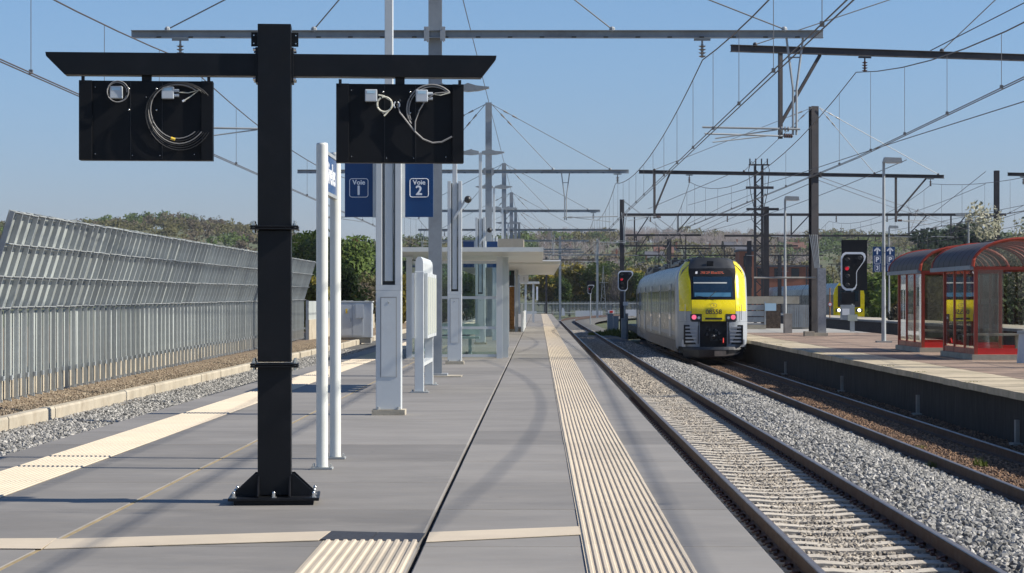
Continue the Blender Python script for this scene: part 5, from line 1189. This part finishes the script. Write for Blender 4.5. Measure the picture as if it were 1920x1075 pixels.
MB().box(X2-.85,X2+.85,D2-.08,D2-.051,Z2+2.3,Z2+3.4).build('windscreen', M['tscreen'], t2)
MB().box(X2-1.3,X2+1.3,D2-.05,D2-.001,Z2+.35,Z2+.85).build('skirt', mat('dark blue skirt', (.01,.02,.07), .5), t2)
MB().box(X2-.6,X2+.6,D2-.06,D2-.001,Z2+.95,Z2+1.1).build('bumper_beam', M['tblack'], t2)
for s in (-1,1): MB().tube((X2+s*.95,D2-.09,Z2+1.45),(X2+s*.95,D2-.001,Z2+1.45),.15,12).build('head_lamp', M['headlamp'], t2); MB().cbox(X2+s*.95,D2-.02,Z2+1.45,.62,.04,.3).build('lamp_surround', M['tdark'], t2)
pg = MB(); zr = Z2+4.0; pg.beam((X2-.4,D2+8,zr),(X2-.3,D2+9.6,zr+1.1),.07,.07).beam((X2+.4,D2+8,zr),(X2+.3,D2+9.6,zr+1.1),.07,.07).beam((X2-.3,D2+9.6,zr+1.1),(X2-.6,D2+8.2,zr+1.9),.06,.06).beam((X2+.3,D2+9.6,zr+1.1),(X2+.6,D2+8.2,zr+1.9),.06,.06).beam((X2-.95,D2+8.2,zr+1.9),(X2+.95,D2+8.2,zr+1.9),.08,.08).build('pantograph', M['tblack'], t2)
# round speed sign on a thin post at its left
rs = empty('speed_sign', (Xat(1556,180), 180, .06), 'round white sign with red rim on a thin post before the second train', 'sign')
MB().tube((Xat(1556,180),180,.06),(Xat(1556,180),180,Zat(540,180)),.04,8).build('post', M['osb'], rs)
MB().tube((Xat(1556,180),179.9,Zat(571,180)),(Xat(1556,180),179.95,Zat(571,180)),.17,16).build('disc', M['redbright'], rs); MB().tube((Xat(1556,180),179.87,Zat(571,180)),(Xat(1556,180),179.9,Zat(571,180)),.12,16).build('disc_face', M['signwhite'], rs)

# ================================================================== FAR PALISADE FENCE
pf = empty('palisade_fence', (-8, 350, -.9), 'pale grey palisade fence across the far end of the tracks', 'fence')
pal = MB().prism([(-.05,0),(.05,0),(.05,2.0),(0,2.15),(-.05,2.0)], -.02, .02).mesh('pale', M['galv'])
for i in range(150):
    x = -15+i*.215; link('pale', pal, pf, (x+8-1, x*.35, 0))
MB().beam((-16,350-15*.35,-.5),(16,350+16*.35,-.5),.05,.08).beam((-16,350-15*.35,.9),(16,350+16*.35,.9),.05,.08).build('rail', M['galvd'], pf)
for (a, c, t, b_, D) in ((1079,1106,583,590,335),(1110,1130,583,589,340),(985,1006,584,590,330),(1172,1200,581,589,345)):
    MB().box(Xat(a,D),Xat(c,D),D,D+1,Zat(b_,D)-.3,Zat(t,D)).build('concrete_barrier', M['plate'], label='low white concrete block before the far palisade fence', cat='barrier', group='white concrete blocks by the far fence')
MB().prism([(Xat(1053,300),-.6),(Xat(1060,300),-.6),(Xat(1057,300),.35),(Xat(1054,300),.45)], 300, 300.8).build('buffer_block', M['plate'], label='upright white block at the foot of the slim grey mast', cat='block')
# little lattice pylon
lp = empty('lattice_pylon', (Xat(1131,320), 320, -1), 'small pale lattice pylon behind the red lamp signals', 'pylon')
q = MB(); zt = Zat(499,320)
for s in (-1,1):
    for t in (-1,1): q.beam((Xat(1131,320)+s*.45,320+t*.45,-1),(Xat(1131,320),320,zt),.05,.05)
z = -1; s = 1
while z < zt-.5:
    w_ = .45*(zt-z)/(zt+1); q.beam((Xat(1131,320)-s*w_,319.6,z),(Xat(1131,320)+s*w_,319.6,z+.5),.035,.035); s = -s; z += .5
q.beam((Xat(1124,320),319.8,Zat(530,320)),(Xat(1140,320),319.8,Zat(530,320)),.05,.05); q.build('lattice', M['galv'], lp)

# ================================================================== VEGETATION
def crown_mesh(name, lm, blobs, n, leaf, seed, up=False):
    rd = random.Random(seed); q = MB()
    for i in range(n):
        (cx, cy, cz, rx, rz) = rd.choice(blobs); 
        while True:
            v = Vector((rd.uniform(-1,1), rd.uniform(-1,1), rd.uniform(-1,1)))
            if .35 < v.length < 1: break
        c = Vector((cx+v.x*rx, cy+v.y*rx, cz+v.z*rz)); s = leaf*rd.uniform(.5,1.3)
        a = Vector((rd.gauss(0,1), rd.gauss(0,1), rd.gauss(0,1))).normalized(); b_ = a.orthogonal().normalized()
        if up: a = Vector((rd.gauss(0,.35), rd.gauss(0,.35), 1)).normalized(); b_ = a.orthogonal().normalized(); q.add([c-a*s*1.6-b_*s*.10, c-a*s*1.6+b_*s*.10, c+a*s*1.6], [(0,1,2)])
        else: q.add([c-a*s, c+b_*s*.7, c+a*s, c-b_*s*.7], [(0,1,2,3)])
    return q.mesh(name, LF[lm])
def blobs(w_, h, n, seed, base=.25):
    rd = random.Random(seed); o = []
    for i in range(n):
        t = rd.uniform(base, .92); rr = w_*(.9-.55*abs(t-.5)); a = rd.uniform(0,6.28); d = rd.uniform(.1,.65)*rr
        o.append((d*math.cos(a), d*math.sin(a), h*t, w_*rd.uniform(.28,.5), h*rd.uniform(.10,.2)))
    return o
def trunk_mesh(h, r, seed, nb=6):
    rd = random.Random(seed); q = MB().tube((0,0,0),(0,0,h*.45),r,8,r*.7).tube((0,0,h*.45),(rd.uniform(-.3,.3),0,h*.85),r*.7,7,r*.2)
    for i in range(nb):
        z = h*rd.uniform(.25,.7); a = rd.uniform(0,6.28); L = h*rd.uniform(.15,.3); q.tube((0,0,z),(L*math.cos(a),L*math.sin(a),z+L*1.1),r*.35,5,r*.1)
    return q.mesh('trunk', M['trunk'])
def twig_mesh(h, seed, lm):
    rd = random.Random(seed); q = MB()
    def grow(p, d, L, r, lv):
        e = p + d*L
        q.tube(p, e, r, 4 if lv < 2 else 3, r*.55, caps=False)
        if lv >= 4: return
        for i in range(3 if lv < 3 else 4):
            nd = (d + Vector((rd.gauss(0,.45), rd.gauss(0,.45), rd.gauss(.12,.3)))).normalized(); grow(p + d*L*rd.uniform(.55,1), nd, L*rd.uniform(.55,.75), r*.5, lv+1)
    grow(Vector((0,0,0)), Vector((0,0,1)), h*.34, h*.014, 0)
    return q.mesh('branches', LF[lm])
PR = {}
for k, (lm, w_, h, nb, n, lf, var) in dict(green=('green',4.2,10,16,4200,.25,3), dark=('dark',4.0,9.5,16,4200,.26,2), lime=('lime',3.8,8,14,2600,.3,2), bluegreen=('bluegreen',5.2,9.5,18,4500,.36,3), olive=('olive',4.2,11,14,1900,.33,3), yellow=('yellow',3.2,6.5,12,2000,.3,2), brown=('brown',3.4,6,12,1900,.3,2)).items():
    PR[k] = [(crown_mesh('crown', lm, blobs(w_, h, nb, 11*i+len(k)), n, lf, 7*i+3), trunk_mesh(h, .16, i)) for i in range(var)]
PR['bare'] = [(twig_mesh(11, 40+i, 'bare'), crown_mesh('twig_haze', 'bare', blobs(3.6, 11.5, 14, 60+i, .4), 2600, .22, 9+i, True)) for i in range(3)]
b_ = [(0,0,1.2+j*1.0,2.6*(1-j/10)+.2,.6) for j in range(10)]
PR['conifer'] = [(crown_mesh('crown', 'conifer', b_, 2200, .33, 5), trunk_mesh(10, .15, 4))]
NAMES = dict(lime='leafy_bush', bluegreen='leafy_tree', green='leafy_tree', dark='leafy_tree', olive='leafy_tree', yellow='willow_bush', brown='russet_bush', bare='bare_tree', conifer='conifer_tree')
cnt = {}
def tree(kind, x, y, z, s, label, group, sz=1):
    i = random.randrange(len(PR[kind])); a, b_ = PR[kind][i]
    r = empty(NAMES[kind], (x, y, z), label, 'tree' if kind not in ('yellow','brown','lime') else 'bush', group, rz=random.uniform(0,6.28))
    r.scale = (s, s, s*sz)
    link('branches' if kind == 'bare' else 'crown', a, r); link('twigs' if kind == 'bare' else 'trunk', b_, r); return r
def tpx(kind, px, ptop, D, z, label, group, ref=None, sz=1):
    """tree whose top shows at (px, ptop)"""
    H = dict(lime=8, bluegreen=9.5, green=10, dark=9.5, olive=11, yellow=6.5, brown=6, bare=12.2, conifer=11)[kind]
    s = (Zat(ptop, D)-z)/H/sz; return tree(kind, Xat(px, D), D, z, s, label, group, sz)
rd = random.Random(5)
def ground_D(px, py, d0=440, d1=1340):
    """distance at which the hillside shows at this picture height"""
    D = d0
    while D < d1:
        if hill_h(Xat(px, D), D) >= Zat(py, D): return D
        D += 6
    return d1
def wood_mesh(name, lm, label, spots, up=False):
    q = MB(); r_ = random.Random(len(spots))
    for (x, y, z, h, w_) in spots:
        nb = 5; bl_ = [(x+r_.uniform(-.45,.45)*w_, y+r_.uniform(-.3,.3)*w_, z+h*r_.uniform(.3,.82), w_*r_.uniform(.28,.45), h*r_.uniform(.14,.24)) for _ in range(nb)]
        for k in range(170 if up else 170):
            (cx, cy, cz, rx, rz) = r_.choice(bl_)
            while True:
                v = Vector((r_.uniform(-1,1), r_.uniform(-1,1), r_.uniform(-1,1)))
                if v.length < 1: break
            c = Vector((cx+v.x*rx, cy+v.y*rx, cz+v.z*rz)); s = r_.uniform(.3,.75)
            if up: a = Vector((r_.gauss(0,.45), r_.gauss(0,.45), 1)).normalized(); b_ = a.orthogonal().normalized(); q.add([c-a*s*1.7-b_*.10, c-a*s*1.7+b_*.10, c+a*s*1.8], [(0,1,2)])
            else:
                a = Vector((r_.gauss(0,1), r_.gauss(0,1), r_.gauss(0,1))).normalized(); b_ = a.orthogonal().normalized(); q.add([c-a*s, c+b_*s*.8, c+a*s, c-b_*s*.8], [(0,1,2,3)])
        q.tube((x,y,z-1),(x,y,z+h*.6),.22,4,.1)
    return q.build(name, LF[lm], label=label, kind='stuff')
SPOTS = {}
for D in (560, 620, 680, 740, 800, 860, 920, 980, 1040, 1100, 1150, 1200, 1240, 1280, 1310, 1335, 1350):
    px = -80
    while px < 2010:
        X = Xat(px, D) + rd.uniform(-2,2); y = D+rd.uniform(-25,25); z = hill_h(X, y)-.4
        nv = math.sin(px*.017+D*.01)+math.sin(px*.006-D*.013+1)+rd.uniform(-.9,.9)
        if px < 560: kind = 'olive' if nv > .2 else 'brown' if nv > -.9 else 'green'
        elif px < 1000: kind = 'dark' if nv > .3 else 'green' if nv > -.5 else 'olive'
        elif px < 1520: kind = ('bare' if nv > -1.2 else 'olive') if D > 1100 else 'bare' if nv > .5 else 'brown' if nv > .1 else 'olive' if nv > -.8 else 'dark' if nv > -1.3 else 'green'
        else: kind = 'olive' if nv > .4 else 'green' if nv > -.4 else 'bare' if nv > -1 else 'dark'
        h = rd.uniform(6, 9.5)*(1.2 if D > 1250 else 1)
        SPOTS.setdefault((kind, 'left' if px < 760 else 'right'), []).append((X, y, z, h, rd.uniform(5,8.5)))
        px += 6.4*F/D*rd.uniform(.8,1.3)
WL = dict(bare='bare grey-brown woodland', olive='budding olive woodland', green='fresh green woodland', dark='dark green woodland', brown='russet undergrowth and scrub')
for (kind, side), sp_ in SPOTS.items():
    wood_mesh('woodland', kind, WL[kind]+(' on the hill behind the noise barrier' if side == 'left' else ' on the far hillside behind the station'), sp_, kind == 'bare')
def hpx(kind, px, pt, pb, label, group=None):
    D = ground_D(px, pb); return tpx(kind, px, pt, D, hill_h(Xat(px, D), D)-.2, label, group)
hpx('conifer', 1355, 452, 482, 'tall dark conifer above the right part of the train roof')
hpx('bare', 496, 410, 440, 'thin bare tree on the skyline just left of the black post')
hpx('bare', 1031, 430, 470, 'bare round tree on the skyline above the far canopies')
hpx('dark', 1330, 462, 484, 'small dark round tree left of the tall conifer')
hpx('dark', 1385, 466, 488, 'dark round tree right of the tall conifer')
hpx('bare', 1300, 440, 470, 'large bare tree on the skyline above the train')
hpx('bare', 1205, 440, 474, 'bare tree on the skyline left of the train')
# mid slope trees that show singly
for i, px in enumerate(range(1035, 1560, 15)):
    kind = rd.choice(('brown','olive','green','bare','dark','olive','brown'))
    D = rd.uniform(440, 540); X = Xat(px, D)
    tpx(kind, px, rd.uniform(492, 520), D, hill_h(X, D)-.3, {'brown':'russet bush','olive':'olive budding tree','green':'fresh green tree','bare':'bare grey tree','dark':'dark green tree'}[kind]+' low on the slope between the tracks and the hill', 'single trees low on the far slope: '+kind)
# nearer green trees behind the barrier on the left
for (px, pt, D, kind, lab) in ((575,440,210,'green','rounded green tree right of the black post behind the barrier'),(612,444,190,'dark','dark green tree behind the two white posts'),(655,450,175,'green','bushy green tree left of the blue and white column'),(690,462,185,'dark','dark green tree just left of the white column'),
     (640,505,150,'dark','low dark tree above the equipment cabinet'),(775,445,330,'dark','round dark tree beyond the flat canopy'),(590,520,150,'yellow','yellow-green bush right of the barrier end'),(625,530,160,'yellow','golden willow bush above the barrier end'),(665,535,165,'brown','russet bush above the equipment cabinet'),
     (700,520,170,'olive','olive bush left of the white column'),(765,510,190,'yellow','yellow-green bush right of the white column'),(720,500,230,'dark','dark bushy tree hidden behind the white column'),(820,520,230,'green','green bush seen through the shelter front'),(875,515,230,'green','green bush seen through the glass shelter'),(560,500,180,'dark','dark bush behind the barrier beside the black post'),(910,520,260,'olive','olive bush behind the third white column')):
    tpx(kind, px, pt, D, -1.6, lab, None)
# bushes beyond the curve, centre
i = 0
for px in range(1000, 1230, 17):
    tpx(rd.choice(('green','yellow','olive','bare')), px+rd.uniform(-4,4), 512+rd.uniform(-16,14), 385+rd.uniform(-8,25), -1.4, 'light green bush behind the far palisade fence', 'light bushes and saplings behind the far fence')
# bushes right of the second train
for (px, pt, D, kind, lab) in ((1636,508,236,'lime','tall bright green bush right of the second train'),(1652,515,235,'lime','bright green bush behind the blue parking signs'),(1676,512,200,'lime','yellow-green bush right of the parking signs'),(1695,500,190,'lime','green bush left of the far red shelter'),(1735,490,185,'olive','olive bush behind the far red shelter roof'),(1790,485,215,'green','green bush behind the near red shelter'),(1840,492,210,'olive','olive bush seen through the near shelter'),(1900,485,200,'dark','dark bush behind the near shelter at the right edge'),
     (1680,565,185,'yellow','low yellow-green scrub behind the lamp post'),(1700,570,160,'brown','low russet scrub behind the far red shelter'),(1640,560,232,'lime','low scrub beside the second train'),(1750,560,195,'green','low green scrub seen through the shelters'),(1820,560,190,'brown','low russet scrub behind the near shelter'),
     (1770,424,420,'bluegreen','rounded blue-green tree group above the shelters, left crown'),(1805,418,430,'bluegreen','rounded blue-green tree above the shelters, middle crown'),(1838,424,425,'bluegreen','rounded tree above the shelters, right crown')):
    z = -1.6 if D < 250 else 0
    tpx(kind, px, pt, D, z, lab, None)
# blossoming tree at the right edge
rr = random.Random(3)
bl = [(rr.uniform(-3,3), rr.uniform(-2,2), rr.uniform(2.5,8.5), rr.uniform(.7,1.4), rr.uniform(.6,1.1)) for _ in range(26)]
bt = empty('blossom_tree', (Xat(1915,140), 140, -1.5), 'tree with pale blossom at the right edge behind the dark mast', 'tree'); link('crown', crown_mesh('crown', 'blossom', bl, 4600, .12, 8), bt); link('branches', twig_mesh(9, 77, 'bare'), bt)
for c in bt.children: c.scale = (.95, .95, .97)
MBx = [(rr.uniform(-2.5,3), rr.uniform(-1,1), rr.uniform(1,5.5), 1.0, .9) for _ in range(14)]
gt_ = empty('leafy_tree', (Xat(1900,138), 138, -1.5), 'dark green shrub beneath the pale blossom tree', 'bush'); link('crown', crown_mesh('crown', 'dark', MBx, 3500, .16, 18), gt_); link('trunk', trunk_mesh(4, .1, 9), gt_)

# ================================================================== HOUSES
def house(label, px, py, D, w_, h, d_, wall='render', roof='slate', win=2, flat=False):
    if D > 380: D = ground_D(px, py)-14; w_ *= .8; h *= .8; d_ *= .8
    z = Zat(py, D); X = Xat(px, D); r = empty('house', (X, D, z), label, 'house')
    MB().box(X-w_/2,X+w_/2,D,D+d_,z-3,z+h).build('wall', M[wall], r)
    if flat: MB().box(X-w_/2-.2,X+w_/2+.2,D-.2,D+d_,z+h,z+h+.25).build('roof', M[roof], r)
    else:
        q = MB().prism([(X-w_/2-.4,z+h),(X+w_/2+.4,z+h),(X,z+h+w_*.33)], D-.3, D+d_) if w_ < d_ else MB().prism([(D-.5,z+h),(D+d_+.5,z+h),(D+d_/2,z+h+d_*.38)], X-w_/2-.3, X+w_/2+.3, 'yz')
        rf = q.build('roof', M[roof], r); MB().box(X+w_*.2,X+w_*.2+.7,D+d_*.4,D+d_*.4+.7,z+h,z+h+d_*.45+.6).build('chimney', M['brick'], rf)
    for i in range(win):
        for k in range(2 if h > 4.5 else 1):
            x = X-w_/2+w_*(i+.5)/win; MB().box(x-.55,x+.55,D-.06,D-.001,z+.8+k*2.8,z+2.2+k*2.8).build('window', M['darkwin'], r)
    return r
for (px, py, D, w_, h, wl, rf, lab) in ((1245,492,395,9,4.5,'brick','rooftile','orange brick house just above the train roof on the left'),(1228,505,392,8,5,'render','slate','pale house with slate roof left of the orange one'),(1325,484,430,7,3,'render','slate','small white house above the centre of the train'),
    (1205,512,388,6,3,'render','slate','small pale gable behind the train, far left'),(1262,486,400,7,4,'render','slate','pale gable right beside the orange brick house'),(1447,490,420,7,4,'render','slate','white house right of the tall lattice mast'),(1375,478,445,9,4,'render','slate','pale house with dark roof in front of the conifer'),(1395,492,400,8,5,'render','slate','grey roofed house right of the train top'),
    (1520,486,450,9,4,'brick','rooftile','russet roofed house between the dark masts'),(1490,478,470,10,4,'brick','rooftile','reddish roofed house on the slope right of the lattice mast'),(1150,498,430,6,3,'render','rooftile','little house high behind the signal mast'),(1065,478,520,5,3,'render','slate','tiny pale house on the slope above the palisade fence')):
    house(lab, px, py, D, w_, h, 8, wl, rf)
house('orange brick wall of a shed right behind the yellow train', 1402, 552, 300, 2.2, 5.6, 6, 'brick', 'slate', 1, True)
wb = house('long low brick building right of the train behind the masts', 1475, 533, 320, 9.5, 2.4, 8, 'brick', 'slate', 4, True)
hn = house('white house wall glimpsed among the trees left of the white column', 652, 512, 230, 1.6, 1.6, 3, 'render', 'rooftile', 1)
# ================================================================== HAZE: thin even air round the whole scene
hm = bpy.data.materials.new('haze air'); hm.use_nodes = True; hn = hm.node_tree; hn.nodes.remove(hn.nodes['Principled BSDF'])
pv = hn.nodes.new('ShaderNodeVolumePrincipled'); pv.inputs['Color'].default_value = (.86, .90, 1, 1); pv.inputs['Density'].default_value = .00007; pv.inputs['Anisotropy'].default_value = .2
hn.links.new(pv.outputs[0], hn.nodes['Material Output'].inputs['Volume'])
zt_ = 75
hb = MB().box(-3400, 3400, -90, 6100, -8, zt_).build('haze', hm, kind='stuff', label='thin pale haze over the whole station and hills')
